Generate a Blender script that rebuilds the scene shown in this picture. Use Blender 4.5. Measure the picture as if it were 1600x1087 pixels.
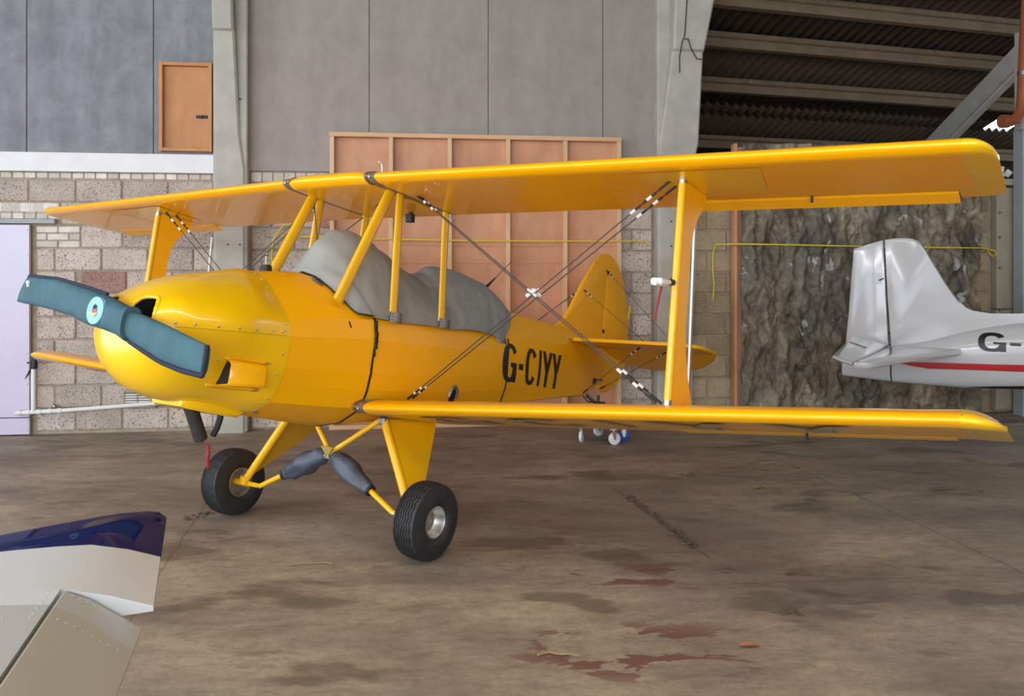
import bpy, bmesh, math, random
from mathutils import Vector, Matrix
from mathutils.bvhtree import BVHTree
from mathutils import noise as mnoise
random.seed(7)
PI = math.pi
SC = bpy.context.scene
COL = SC.collection
for o in list(bpy.data.objects):
    bpy.data.objects.remove(o)

# ---------------------------------------------------------------- camera
cam_d = bpy.data.cameras.new('camera')
cam = bpy.data.objects.new('camera', cam_d)
COL.objects.link(cam)
cam.location = (0, 0, 1.65)
cam.rotation_euler = (PI/2, 0, 0)
cam_d.sensor_width = 36
cam_d.lens = 1350/1600*36
cam_d.shift_y = -126.5/1600
cam_d.clip_end = 200
SC.camera = cam

# ---------------------------------------------------------------- world and daylight
w = bpy.data.worlds.new('daylight')
SC.world = w
w.use_nodes = True
bg = w.node_tree.nodes['Background']
bg.inputs[0].default_value = (0.72, 0.84, 1.0, 1)
bg.inputs[1].default_value = 2.2

def area(name, loc, rot, sx, sy, power, color):
    d = bpy.data.lights.new(name, 'AREA')
    d.shape = 'RECTANGLE'; d.size = sx; d.size_y = sy; d.energy = power; d.color = color
    o = bpy.data.objects.new(name, d); COL.objects.link(o)
    o.location = loc; o.rotation_euler = rot
    return o
# daylight through the open hangar doorways: behind the camera, and on the left
area('doorway_daylight', (-2.5, -6.6, 1.9), (PI/2, 0, 0), 10.5, 3.4, 340, (0.88, 0.94, 1.0))
area('side_doorway_daylight', (-7.85, 0.6, 1.9), (PI/2, 0, -PI/2), 9.6, 3.4, 95, (0.80, 0.90, 1.0))
# added bright strip lamps above both doorways, for highlights along the wing edges
area('door_highlight_strip', (-2.5, -6.6, 4.0), (PI/2, 0, 0), 10.5, 0.20, 250, (0.95, 0.97, 1.0))
area('side_highlight_strip', (-7.85, 0.6, 4.0), (PI/2, 0, -PI/2), 12.0, 0.20, 170, (0.95, 0.97, 1.0))
# row of translucent rooflights across the bay
ROOFLIGHTS = (-6.6, -4.0, -1.4, 1.2, 3.8, 6.4, 9.0)
for x_ in ROOFLIGHTS:
    area('rooflight_glow', (x_, 0.4, 6.25), (0, 0, 0), 2.2, 0.42, 42, (1.0, 0.94, 0.84))

SC.view_settings.view_transform = 'Standard'
SC.view_settings.look = 'None'
SC.view_settings.gamma = 1.0
SC.view_settings.use_curve_mapping = False
SC.view_settings.exposure = 0.5

# ---------------------------------------------------------------- materials
class NT:
    def __init__(s, m):
        m.use_nodes = True
        s.t = m.node_tree; s.n = s.t.nodes; s.l = s.t.links
        s.p = s.n['Principled BSDF']
    def new(s, typ, **kw):
        n = s.n.new(typ)
        for k, v in kw.items():
            if k.startswith('i_'):
                key = k[2:].replace('_', ' ')
                n.inputs[key].default_value = v
            else:
                setattr(n, k, v)
        return n
    def link(s, a, b): s.l.new(a, b)
    def coord(s, scale=(1, 1, 1), kind='Object', loc=(0, 0, 0)):
        c = s.new('ShaderNodeTexCoord'); m = s.new('ShaderNodeMapping')
        m.inputs['Scale'].default_value = scale
        m.inputs['Location'].default_value = loc
        s.link(c.outputs[kind], m.inputs['Vector'])
        return m.outputs['Vector']
    def noise(s, vec, scale, detail=4, rough=0.55, dist=0.0):
        n = s.new('ShaderNodeTexNoise')
        n.inputs['Scale'].default_value = scale; n.inputs['Detail'].default_value = detail
        n.inputs['Roughness'].default_value = rough; n.inputs['Distortion'].default_value = dist
        s.link(vec, n.inputs['Vector'])
        return n.outputs['Fac']
    def ramp(s, fac, stops, interp='LINEAR'):
        r = s.new('ShaderNodeValToRGB'); e = r.color_ramp.elements
        r.color_ramp.interpolation = interp
        while len(e) < len(stops): e.new(0.5)
        for el, (p, c) in zip(e, stops):
            el.position = p
            el.color = tuple(c) + (1,) if isinstance(c, (tuple, list)) else (c, c, c, 1)
        s.link(fac, r.inputs['Fac'])
        return r.outputs['Color']
    def mix(s, fac, a, b, mode='MIX'):
        m = s.new('ShaderNodeMix', data_type='RGBA', blend_type=mode)
        for sock, v in ((m.inputs[0], fac), (m.inputs[6], a), (m.inputs[7], b)):
            if hasattr(v, 'is_output'): s.link(v, sock)
            elif isinstance(v, (tuple, list)): sock.default_value = tuple(v) + (1,) if len(v) == 3 else v
            else: sock.default_value = v
        return m.outputs[2]
    def math(s, op, a, b=0.0, clamp=False):
        m = s.new('ShaderNodeMath', operation=op, use_clamp=clamp)
        for sock, v in ((m.inputs[0], a), (m.inputs[1], b)):
            if hasattr(v, 'is_output'): s.link(v, sock)
            else: sock.default_value = v
        return m.outputs[0]
    def sep(s, vec):
        n = s.new('ShaderNodeSeparateXYZ'); s.link(vec, n.inputs[0]); return n.outputs
    def bump(s, h, strength=0.3, dist=0.01):
        b = s.new('ShaderNodeBump')
        b.inputs['Strength'].default_value = strength; b.inputs['Distance'].default_value = dist
        s.link(h, b.inputs['Height']); s.link(b.outputs['Normal'], s.p.inputs['Normal'])
    def color(s, c):
        if hasattr(c, 'is_output'): s.link(c, s.p.inputs['Base Color'])
        else: s.p.inputs['Base Color'].default_value = tuple(c) + (1,)

def srgb(r, g, b):
    f = lambda v: ((v/255+0.055)/1.055)**2.4 if v > 10 else v/255/12.92
    return (f(r), f(g), f(b))

def pmat(name, col, rough=0.5, metal=0.0, var=0.08, scale=6.0, bump=0.0, bscale=60.0, coat=0.0, bdist=0.004, stretch=(1, 1, 1), kind='Object'):
    m = bpy.data.materials.new(name); n = NT(m)
    v = n.coord(stretch, kind)
    f = n.noise(v, scale, 5, 0.6)
    lo = tuple(max(0, c*(1-var)) for c in col); hi = tuple(min(1, c*(1+var)) for c in col)
    n.color(n.ramp(f, [(0.3, lo), (0.7, hi)]))
    n.p.inputs['Roughness'].default_value = rough
    n.p.inputs['Metallic'].default_value = metal
    if coat: 
        n.p.inputs['Coat Weight'].default_value = coat
        n.p.inputs['Coat Roughness'].default_value = 0.08
    if bump: n.bump(n.noise(v, bscale, 3), bump, bdist)
    return m

M = {}
M['fabric'] = pmat('orange_yellow_fabric', (1.0, 0.45, 0.0), 0.09, 0, 0.02, 4, 0.0, 220, 0.0)
for k_, wt in (('fabric', .45),):
    pb_ = M[k_].node_tree.nodes['Principled BSDF']; pb_.inputs['Roughness'].default_value = .32; pb_.inputs['Specular IOR Level'].default_value = .2; pb_.inputs['Coat Weight'].default_value = wt; pb_.inputs['Coat Roughness'].default_value = .025
M['fabric_body'] = pmat('orange_yellow_body_fabric', (1.0, 0.45, 0.0), 0.42, 0, 0.02, 4, 0.03, 240, 0.0)
M['fabric_body'].node_tree.nodes['Principled BSDF'].inputs['Specular IOR Level'].default_value = 0.3
M['fabric'].node_tree.nodes['Principled BSDF'].inputs['Specular IOR Level'].default_value = 0.42
M['fabric2'] = pmat('orange_yellow_paint', (1.0, 0.46, 0.0), 0.09, 0, 0.02, 4, 0, 1, 0.0)
M['fabric2'].node_tree.nodes['Principled BSDF'].inputs['Specular IOR Level'].default_value = 0.34
pb_ = M['fabric2'].node_tree.nodes['Principled BSDF']; pb_.inputs['Roughness'].default_value = .3; pb_.inputs['Coat Weight'].default_value = .45; pb_.inputs['Coat Roughness'].default_value = .025
M['gel'] = pmat('lemon_yellow_gelcoat', (0.92, 0.52, 0.001), 0.3, 0, 0.02, 3, 0.02, 9, 0.55)
M['gel'].node_tree.nodes['Principled BSDF'].inputs['Specular IOR Level'].default_value = 0.42
M['yellow'] = pmat('yellow_enamel', (0.82, 0.44, 0.004), 0.32, 0, 0.05, 8, 0, 1, 0.2)
M['lemon'] = pmat('lemon_tape', (0.80, 0.66, 0.01), 0.4)
M['black'] = pmat('black_rubber', (0.012, 0.012, 0.012), 0.55, 0, 0.2)
M['void'] = pmat('dark_opening', (0.006, 0.005, 0.005), 0.8, 0, 0.2)  # near-black colour stands in for the shade inside intakes, mouths and holes
M['letters'] = pmat('black_letters', (0.012, 0.011, 0.010), 0.35, 0, 0.1)
M['greymark'] = pmat('grey_letters', (0.42, 0.35, 0.22), 0.2, 0, 0.05)
M['tyre'] = pmat('tyre_rubber', (0.021, 0.020, 0.020), 0.62, 0, 0.35, 14, 0.2, 180, 0, 0.002)
M['alloy'] = pmat('turned_aluminium', (0.50, 0.48, 0.45), 0.42, 1.0, 0.06, 30)
M['steel'] = pmat('dull_steel', (0.33, 0.32, 0.31), 0.38, 0.9, 0.1, 30)
M['cable'] = pmat('braided_cable', (0.055, 0.052, 0.05), 0.55, 0.2, 0.1, 50)
M['canvas'] = pmat('grey_canvas', (0.285, 0.285, 0.262), 0.85, 0, 0.10, 5, 0.6, 11, 0, 0.014)
M['cloth_teal'] = pmat('teal_padded_cloth', (0.038, 0.100, 0.122), 0.75, 0, 0.16, 7, 0.7, 22, 0, 0.01)
M['navy'] = pmat('navy_binding', (0.012, 0.016, 0.035), 0.8, 0, 0.1)
M['boot'] = pmat('slate_vinyl', (0.055, 0.066, 0.085), 0.45, 0, 0.12, 9, 0.5, 22, 0, 0.01)
M['leather'] = pmat('brown_leather', (0.24, 0.085, 0.035), 0.55, 0, 0.15, 20)
M['greyrib'] = pmat('grey_rib_plate', (0.20, 0.185, 0.17), 0.35, 0.3, 0.08, 12)
M['red'] = pmat('red_ribbon', (0.30, 0.014, 0.018), 0.6, 0, 0.1, 20)
M['white'] = pmat('white_plastic', (0.72, 0.70, 0.66), 0.45, 0, 0.05, 12)
M['whitepaint'] = pmat('white_gloss', (0.50, 0.49, 0.49), 0.16, 0, 0.02, 3, 0, 1, 0.4)
M['greypaint'] = pmat('pale_grey_paint', (0.42, 0.41, 0.375), 0.34, 0, 0.03, 3)
M['tanpaint'] = pmat('faded_tan_grey_paint', (0.40, 0.365, 0.295), 0.4, 0, 0.05, 3)
M['offwhite'] = pmat('off_white_gloss', (0.58, 0.58, 0.57), 0.25, 0, 0.02, 3)
M['rope'] = pmat('yellow_rope', (0.78, 0.60, 0.03), 0.7, 0, 0.15, 60)
M['terracotta'] = pmat('brown_drain_plastic', (0.30, 0.085, 0.035), 0.35, 0, 0.08, 8)
M['skyblue'] = pmat('sky_blue_patch', (0.22, 0.52, 0.66), 0.7, 0, 0.15, 30)
M['crimson'] = pmat('crimson_print', (0.35, 0.10, 0.16), 0.7, 0, 0.25, 60)
M['blue'] = pmat('deep_blue_gloss', (0.010, 0.013, 0.080), 0.22, 0, 0.05, 3, 0, 1, 0.0)
M['blue'].node_tree.nodes['Principled BSDF'].inputs['Specular IOR Level'].default_value = 0.0
M['blue'].node_tree.nodes['Principled BSDF'].inputs['Coat Weight'].default_value = 0.18
M['redstripe'] = pmat('red_stripe_gloss', (0.42, 0.018, 0.02), 0.2, 0, 0.04, 3, 0, 1, 0.4)
M['bluewheel'] = pmat('blue_castor', (0.02, 0.06, 0.22), 0.4, 0, 0.1)
M['exhaust'] = pmat('sooty_exhaust_pipe', (0.040, 0.034, 0.030), 0.6, 0.3, 0.25, 12)
M['debris'] = pmat('dark_dried_debris', (0.11, 0.085, 0.05), 0.9, 0, 0.5, 40)
M['brass'] = pmat('brassy_plate', (0.42, 0.30, 0.08), 0.4, 0.7, 0.1)

def wood(name, a, b, sc=(2, 14, 2), rough=0.6):
    m = bpy.data.materials.new(name); n = NT(m)
    v = n.coord(sc)
    f = n.noise(v, 2.2, 6, 0.6, 0.6)
    f2 = n.noise(n.coord((1, 1, 1)), 1.3, 3)
    c = n.ramp(f, [(0.3, a), (0.7, b)])
    c = n.mix(0.35, c, n.ramp(f2, [(0.3, tuple(x*0.75 for x in a)), (0.7, tuple(min(1, x*1.15) for x in b))]))
    n.color(c); n.p.inputs['Roughness'].default_value = rough
    n.bump(f, 0.15, 0.002)
    return m
M['plywood'] = wood('reddish_plywood', (0.49, 0.215, 0.11), (0.66, 0.345, 0.195), (3, 3, 1.1))
M['pine'] = wood('pale_pine_stud', (0.58, 0.36, 0.19), (0.74, 0.50, 0.30), (14, 14, 1.5))
M['pine_h'] = wood('pale_pine_rail', (0.58, 0.34, 0.17), (0.72, 0.46, 0.26), (1.5, 14, 14))
M['hatchwood'] = wood('orange_hatch_plywood', (0.42, 0.17, 0.055), (0.55, 0.26, 0.10), (4, 4, 1.6))
M['darkboard'] = wood('dark_board', (0.075, 0.045, 0.03), (0.13, 0.08, 0.05), (4, 4, 4))
M['twig'] = wood('dry_twig', (0.20, 0.14, 0.07), (0.34, 0.25, 0.13), (20, 20, 20))

def streak_panel(name, a, b):
    m = bpy.data.materials.new(name); n = NT(m)
    f = n.noise(n.coord((3.2, 3.2, 0.55)), 1.4, 7, 0.62)
    g = n.noise(n.coord((1, 1, 1)), 3.0, 6, 0.7, 0.4)
    h = n.noise(n.coord((1, 1, 1)), 90, 2)
    k = n.mix(0.6, f, g)
    c = n.ramp(k, [(0.38, a), (0.62, b)])
    c = n.mix(n.ramp(h, [(0.72, 0.0), (0.78, 0.5)]), c, tuple(x*0.4 for x in a))
    n.color(c); n.p.inputs['Roughness'].default_value = 0.8
    n.bump(g, 0.2, 0.004)
    return m
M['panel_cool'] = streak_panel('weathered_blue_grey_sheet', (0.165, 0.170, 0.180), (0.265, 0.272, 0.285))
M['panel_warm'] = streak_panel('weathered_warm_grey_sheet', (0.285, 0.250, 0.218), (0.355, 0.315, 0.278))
M['concrete'] = pmat('cast_concrete', (0.43, 0.405, 0.350), 0.85, 0, 0.13, 5, 0.3, 45, 0, 0.004)
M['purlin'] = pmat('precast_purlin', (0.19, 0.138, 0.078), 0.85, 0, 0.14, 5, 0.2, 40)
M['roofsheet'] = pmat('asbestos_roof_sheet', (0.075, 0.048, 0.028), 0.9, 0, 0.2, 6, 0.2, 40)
M['fascia'] = pmat('white_fascia_board', (0.72, 0.70, 0.70), 0.6, 0, 0.05, 5)
M['lilac'] = pmat('lilac_gloss_door', (0.57, 0.51, 0.63), 0.22, 0, 0.03, 2)
M['mortar'] = pmat('mortar', (0.34, 0.28, 0.20), 0.95, 0, 0.2, 12, 0.4, 90)
M['lightgrey'] = pmat('grey_painted_post', (0.30, 0.31, 0.32), 0.5, 0, 0.08, 8)
M['pilaster'] = pmat('cream_pilaster', (0.36, 0.315, 0.23), 0.8, 0, 0.1, 6)
M['brick'] = None

def block_mat(name, base, pits):
    m = bpy.data.materials.new(name); n = NT(m)
    oi = n.new('ShaderNodeObjectInfo')
    c0 = n.coord((1, 1, 1))
    add = n.new('ShaderNodeVectorMath', operation='ADD')
    mul = n.new('ShaderNodeVectorMath', operation='SCALE')
    n.link(oi.outputs['Location'], mul.inputs[0]); mul.inputs['Scale'].default_value = 3.1
    n.link(c0, add.inputs[0]); n.link(mul.outputs[0], add.inputs[1])
    v = add.outputs[0]
    big = n.noise(v, 6, 5, 0.65)
    c = n.ramp(big, [(0.25, tuple(x*0.80 for x in base)), (0.75, tuple(min(1, x*1.16) for x in base))])
    tint = n.ramp(oi.outputs['Random'], [(0.0, (0.80, 0.78, 0.74)), (0.5, (1.0, 0.98, 0.95)), (1.0, (1.16, 1.14, 1.14))])
    c = n.mix(1.0, c, tint, 'MULTIPLY')
    fine = n.noise(v, 75, 3, 0.6)
    c = n.mix(n.ramp(fine, [(0.565, 0.0), (0.63, pits)]), c, (0.05, 0.035, 0.03))
    lite = n.noise(v, 62, 2, 0.5)
    c = n.mix(n.ramp(lite, [(0.66, 0.0), (0.72, pits*0.5)]), c, (0.72, 0.68, 0.64))
    n.color(c); n.p.inputs['Roughness'].default_value = 0.92
    n.bump(fine, 0.5, -0.006)
    return m
M['block'] = block_mat('grey_building_block', (0.50, 0.425, 0.365), 0.9)
M['pinkblock'] = block_mat('pink_building_block', (0.38, 0.225, 0.19), 0.85)
M['brick'] = block_mat('pale_sandlime_brick', (0.66, 0.60, 0.54), 0.35)
M['tanblock'] = block_mat('tan_building_block', (0.38, 0.30, 0.19), 0.5)

def floor_mat():
    m = bpy.data.materials.new('worn_concrete_floor'); n = NT(m)
    v = n.coord((1, 1, 1))
    vs = n.coord((0.55, 1.25, 1))
    big = n.noise(vs, 0.9, 6, 0.62, 0.3)
    mid = n.noise(vs, 3.4, 7, 0.66, 0.4)
    fine = n.noise(v, 38, 4, 0.7)
    c = n.ramp(n.mix(0.45, big, mid), [(0.35, (0.190, 0.147, 0.110)), (0.5, (0.335, 0.268, 0.194)), (0.64, (0.495, 0.40, 0.283))])
    c = n.mix(n.ramp(fine, [(0.35, 0.30), (0.65, 0.0)]), c, (0.13, 0.095, 0.065))
    grain = n.noise(n.coord((0.7, 1.3, 1)), 13, 6, 0.7, 0.3)
    c = n.mix(n.ramp(grain, [(0.36, 0.34), (0.52, 0.0)]), c, (0.10, 0.080, 0.064))
    c = n.mix(n.ramp(grain, [(0.60, 0.0), (0.72, 0.25)]), c, (0.50, 0.42, 0.30))
    # dark oily patches
    st = n.noise(n.coord((0.8, 1.5, 1), loc=(3.1, 1.7, 0)), 1.55, 4, 0.55, 0.2)
    c = n.mix(n.ramp(st, [(0.57, 0.0), (0.64, 0.62)]), c, (0.085, 0.068, 0.052))
    # purplish damp tone in the middle
    pu = n.noise(n.coord((1, 1, 1), loc=(9, 4, 0)), 0.55, 3)
    c = n.mix(n.ramp(pu, [(0.5, 0.0), (0.68, 0.55)]), c, (0.145, 0.105, 0.098))
    # flaking red paint in two zones
    sx = n.sep(v)
    def zone(x, y, rx, ry):
        a = n.math('POWER', n.math('DIVIDE', n.math('SUBTRACT', sx[0], x), rx), 2)
        b = n.math('POWER', n.math('DIVIDE', n.math('SUBTRACT', sx[1], y), ry), 2)
        return n.math('SUBTRACT', 1.0, n.math('ADD', a, b), True)
    z = n.math('MAXIMUM', zone(0.75, 4.62, 1.0, 0.22), n.math('MAXIMUM', zone(0.55, 3.72, 0.75, 0.38), zone(1.35, 4.60, .55, .10)))
    rp = n.noise(n.coord((0.8, 1.6, 1), loc=(1.3, 7.7, 0)), 3.3, 6, 0.62, 0.3)
    k = n.math('MULTIPLY', n.ramp(rp, [(0.545, 0.0), (0.57, 1.0)]), n.math('MULTIPLY', z, 1.3, True))
    c = n.mix(k, c, (0.165, 0.076, 0.062))
    # joints between the slabs
    nz_ = n.new('ShaderNodeTexNoise'); nz_.inputs['Scale'].default_value = 5.0; nz_.inputs['Detail'].default_value = 5; n.link(v, nz_.inputs['Vector'])
    for (x0, y0), (x1, y1), wd, amt in (((2.215, 7.87), (2.76, 4.66), .012, .55), ((-4.47, 7.50), (1.57, 8.10), .010, .6), ((-2.15, 6.1), (-1.78, 4.0), .012, .5), ((.78, 6.35), (1.12, 4.9), .016, .5), ((.5, 4.44), (2.4, 4.62), .008, .4)):
        L = math.hypot(x1-x0, y1-y0); ux, uy = (x1-x0)/L, (y1-y0)/L
        dx = n.math('SUBTRACT', sx[0], x0); dy = n.math('SUBTRACT', sx[1], y0)
        across = n.math('ABSOLUTE', n.math('ADD', n.math('SUBTRACT', n.math('MULTIPLY', dx, uy), n.math('MULTIPLY', dy, ux)), n.math('MULTIPLY', n.math('SUBTRACT', nz_.outputs['Fac'], .5), .05)))
        al = n.math('ADD', n.math('MULTIPLY', dx, ux), n.math('MULTIPLY', dy, uy))
        inside = n.math('MULTIPLY', n.math('GREATER_THAN', al, -.1), n.math('LESS_THAN', al, L))
        line = n.math('MULTIPLY', n.math('SUBTRACT', 1.0, n.math('DIVIDE', across, wd), True), n.math('MULTIPLY', inside, amt))
        c = n.mix(line, c, (0.055, 0.043, 0.032))
    n.color(c)
    n.p.inputs['Roughness'].default_value = 0.62
    n.link(n.ramp(st, [(0.45, 0.72), (0.66, 0.5)]), n.p.inputs['Roughness'])
    n.bump(n.mix(0.5, fine, mid), 0.22, 0.006)
    return m
M['floor'] = floor_mat()

def rock_mat():
    m = bpy.data.materials.new('moulded_rock'); n = NT(m)
    v = n.coord((1, 1, 0.6))
    a = n.noise(v, 4, 8, 0.7, 0.6); b = n.noise(v, 1.6, 3)
    g = n.new('ShaderNodeNewGeometry')
    c = n.ramp(a, [(0.34, (0.045, 0.034, 0.020)), (0.5, (0.19, 0.150, 0.095)), (0.64, (0.38, 0.325, 0.225))])
    c = n.mix(n.ramp(b, [(0.42, 0.55), (0.6, 0.0)]), c, (0.10, 0.095, 0.085))
    c = n.mix(n.ramp(n.noise(v, 5.5, 4, 0.6, 0.5), [(0.63, 0.0), (0.67, 0.8)]), c, (0.52, 0.51, 0.49))
    n.color(c); n.p.inputs['Roughness'].default_value = 0.6
    n.bump(n.noise(v, 22, 6, 0.7, 0.4), 0.6, 0.02)
    return m
M['rock'] = rock_mat()

# ---------------------------------------------------------------- mesh helpers
class MB:
    def __init__(s): s.v = []; s.f = []; s.m = []; s.sharp = set()
    def add(s, V, F, mi=0, T=None):
        o = len(s.v)
        s.v += [tuple(T @ Vector(p)) if T is not None else tuple(p) for p in V]
        s.f += [tuple(i+o for i in f) for f in F]; s.m += [mi]*len(F)
        return o
    def box(s, c, size, mi=0, T=None, bevel=0.0, R=None):
        x, y, z = (k/2 for k in size)
        bm = bmesh.new()
        bmesh.ops.create_cube(bm, size=1)
        for q in bm.verts: q.co = Vector((q.co.x*size[0], q.co.y*size[1], q.co.z*size[2]))
        if bevel: bmesh.ops.bevel(bm, geom=list(bm.edges), offset=bevel, segments=1, affect='EDGES')
        bm.verts.index_update()
        V = [(R @ q.co if R is not None else q.co) + Vector(c) for q in bm.verts]
        F = [[q.index for q in f.verts] for f in bm.faces]
        bm.free(); s.add(V, F, mi, T)
    def loft(s, rings, closed=True, cap0=False, cap1=False, mi=0, T=None):
        n = len(rings[0]); V = [p for r in rings for p in r]; F = []
        for i in range(len(rings)-1):
            for k in range(n if closed else n-1):
                k2 = (k+1) % n
                F.append((i*n+k, i*n+k2, (i+1)*n+k2, (i+1)*n+k))
        if cap0: F.append(tuple(range(n))[::-1])
        if cap1: F.append(tuple((len(rings)-1)*n+k for k in range(n)))
        return s.add(V, F, mi, T)
    def tube(s, pts, r, n=8, cap=True, mi=0, T=None, flat=1.0, up=None):
        pts = [Vector(p) for p in pts]; rings = []
        prev = None
        for i, p in enumerate(pts):
            d = (pts[min(i+1, len(pts)-1)] - pts[max(i-1, 0)]).normalized()
            if prev is None:
                u = Vector(up) if up is not None else (Vector((0, 0, 1)) if abs(d.z) < 0.9 else Vector((1, 0, 0)))
            else: u = prev
            u = (u - d*u.dot(d)).normalized(); prev = u
            q = d.cross(u)
            rr = r[i] if isinstance(r, (list, tuple)) else r
            rings.append([p + (u*math.cos(2*PI*k/n) + q*math.sin(2*PI*k/n)*flat)*rr for k in range(n)])
        s.loft(rings, True, cap, cap, mi, T)
    def prism(s, poly, f0, f1, mi=0, T=None):
        n = len(poly)
        V = [f0(*p) for p in poly] + [f1(*p) for p in poly]
        F = [tuple(range(n)), tuple(range(n, 2*n))[::-1]] + [(k, n+k, n+(k+1) % n, (k+1) % n) for k in range(n)]
        s.add(V, F, mi, T)
    def sphere(s, c, r, mi=0, nu=8, nv=5, sc=(1, 1, 1), T=None):
        c = Vector(c)
        rings = []
        for i in range(1, nv):
            a = PI*i/nv
            rings.append([c + Vector((r*math.sin(a)*math.cos(2*PI*k/nu)*sc[0], r*math.sin(a)*math.sin(2*PI*k/nu)*sc[1], r*math.cos(a)*sc[2])) for k in range(nu)])
        s.loft(rings, True, True, True, mi, T)
    def disc_cyl(s, c, axis, r, h, n=12, mi=0):
        c = Vector(c); a = Vector(axis).normalized()
        s.tube([c - a*h/2, c + a*h/2], r, n, True, mi)
    def build(s, name, mats, parent=None, angle=35, smooth=True):
        me = bpy.data.meshes.new(name)
        me.from_pydata(s.v, [], s.f)
        for mm in (mats if isinstance(mats, (list, tuple)) else [mats]): me.materials.append(mm)
        for p, mi in zip(me.polygons, s.m): p.material_index = mi
        bm = bmesh.new(); bm.from_mesh(me)
        bmesh.ops.recalc_face_normals(bm, faces=bm.faces)
        bm.to_mesh(me); bm.free()
        if smooth:
            me.polygons.foreach_set('use_smooth', [True]*len(me.polygons))
            me.set_sharp_from_angle(angle=math.radians(angle))
        if s.sharp:
            for e in me.edges:
                if tuple(sorted(e.vertices)) in s.sharp: e.use_edge_sharp = True
        me.update()
        o = bpy.data.objects.new(name, me); COL.objects.link(o)
        if parent: o.parent = parent
        return o

def thing(o, label, cat, group=None):
    o['label'] = label; o['category'] = cat
    if group: o['group'] = group
    return o
def empty(name, loc=(0, 0, 0), rz=0.0, parent=None):
    o = bpy.data.objects.new(name, None); COL.objects.link(o)
    o.location = loc; o.rotation_euler = (0, 0, rz); o.empty_display_size = 0.2
    if parent: o.parent = parent
    return o
def struct(o): o['kind'] = 'structure'; return o
def stuff(o): o['kind'] = 'stuff'; return o
def lerp(a, b, t): return a + (b-a)*t
def interp(x, xs, ys):
    if x <= xs[0]: return ys[0]
    for i in range(len(xs)-1):
        if x <= xs[i+1]:
            t = (x-xs[i])/(xs[i+1]-xs[i])
            a, b = ys[i], ys[i+1]
            return tuple(lerp(p, q, t) for p, q in zip(a, b)) if isinstance(a, tuple) else lerp(a, b, t)
    return ys[-1]

# letter shapes as strips of quads in a unit box (width 0..1, height 0..1)
def glyph(ch, t=0.24, th=0.13):
    """list of quads (each four 2-D points); t stroke across, th stroke of horizontals"""
    Q = []
    def bar(x0, y0, x1, y1, n=6):
        for i in range(n):
            ya, yb = lerp(y0, y1, i/n), lerp(y0, y1, (i+1)/n)
            Q.append([(x0, ya), (x1, ya), (x1, yb), (x0, yb)])
    def slant(a, b, w, n=6):
        for i in range(n):
            pa = (lerp(a[0], b[0], i/n), lerp(a[1], b[1], i/n)); pb = (lerp(a[0], b[0], (i+1)/n), lerp(a[1], b[1], (i+1)/n))
            Q.append([(pa[0]-w/2, pa[1]), (pa[0]+w/2, pa[1]), (pb[0]+w/2, pb[1]), (pb[0]-w/2, pb[1])])
    def arc(a0, a1, n=26):
        e = 0.78
        def P(a, rx, ry):
            c, s_ = math.cos(a), math.sin(a)
            return (0.5 + rx*math.copysign(abs(c)**e, c), 0.5 + ry*math.copysign(abs(s_)**e, s_))
        for i in range(n):
            a, b = lerp(a0, a1, i/n), lerp(a0, a1, (i+1)/n)
            Q.append([P(a, .5, .5), P(b, .5, .5), P(b, .5-t, .5-th), P(a, .5-t, .5-th)])
    if ch in 'GC': arc(math.radians(32), math.radians(328 if ch == 'C' else 338))
    if ch == 'G':
        bar(0.55, 0.40, 1.0, 0.52, 2); bar(1-t, 0.02, 1.0, 0.40, 5)
    if ch == 'I': bar(0.5-t/2, 0, 0.5+t/2, 1)
    if ch == '-': bar(0.05, 0.36, 0.95, 0.52, 2)
    if ch == 'Y':
        bar(0.5-t/2, 0, 0.5+t/2, 0.45, 4); slant((0.5, 0.40), (t/2, 1.0), t*1.05); slant((0.5, 0.40), (1-t/2, 1.0), t*1.05)
    if ch == 'V':
        slant((0.5, 0.0), (t/2, 1.0), t*1.1); slant((0.5, 0.0), (1-t/2, 1.0), t*1.1)
    return Q

# ================================================================ HANGAR
WA = math.atan2(0.12927, 0.99157)
WK = 1.0066
WP = (-4.6953 - .0241*0.99157, 8.4970 - .0241*0.12927, 0.0)
def wall_world(s, d, z):
    """point on the back wall: s along it, d in front of it, z up"""
    s *= WK; z *= WK
    return Vector((WP[0] + 0.99157*s + 0.12927*d, WP[1] + 0.12927*s - 0.99157*d, z))

fl = MB()
fl.v = [(-13, -7, 0), (15, -7, 0), (15, 18, 0), (-13, 18, 0), (-13, -7, -.3), (15, -7, -.3), (15, 18, -.3), (-13, 18, -.3)]
fl.f = [(0, 1, 2, 3), (4, 5, 6, 7), (0, 1, 5, 4), (1, 2, 6, 5), (2, 3, 7, 6), (3, 0, 4, 7)]; fl.m = [0]*6
floor = struct(fl.build('floor', M['floor'], smooth=False))

# back wall: backing of mortar behind every block, in the wall's own frame (x along, -y towards the room)
wb = MB()
wb.box((2.2, 0.13, 3.15), (13.6, 0.2, 6.3), 0)                 # s -4.6 .. 9.0 cut below
wb = MB()
wb.box((1.0, 0.13, 3.15), (11.2, 0.2, 6.3))
wb.box((9.8, 0.13, 1.275), (6.4, 0.2, 2.55))
wall = struct(wb.build('wall_back', M['mortar'], smooth=False))
wall.location = WP; wall.rotation_euler = (0, 0, WA)

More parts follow.
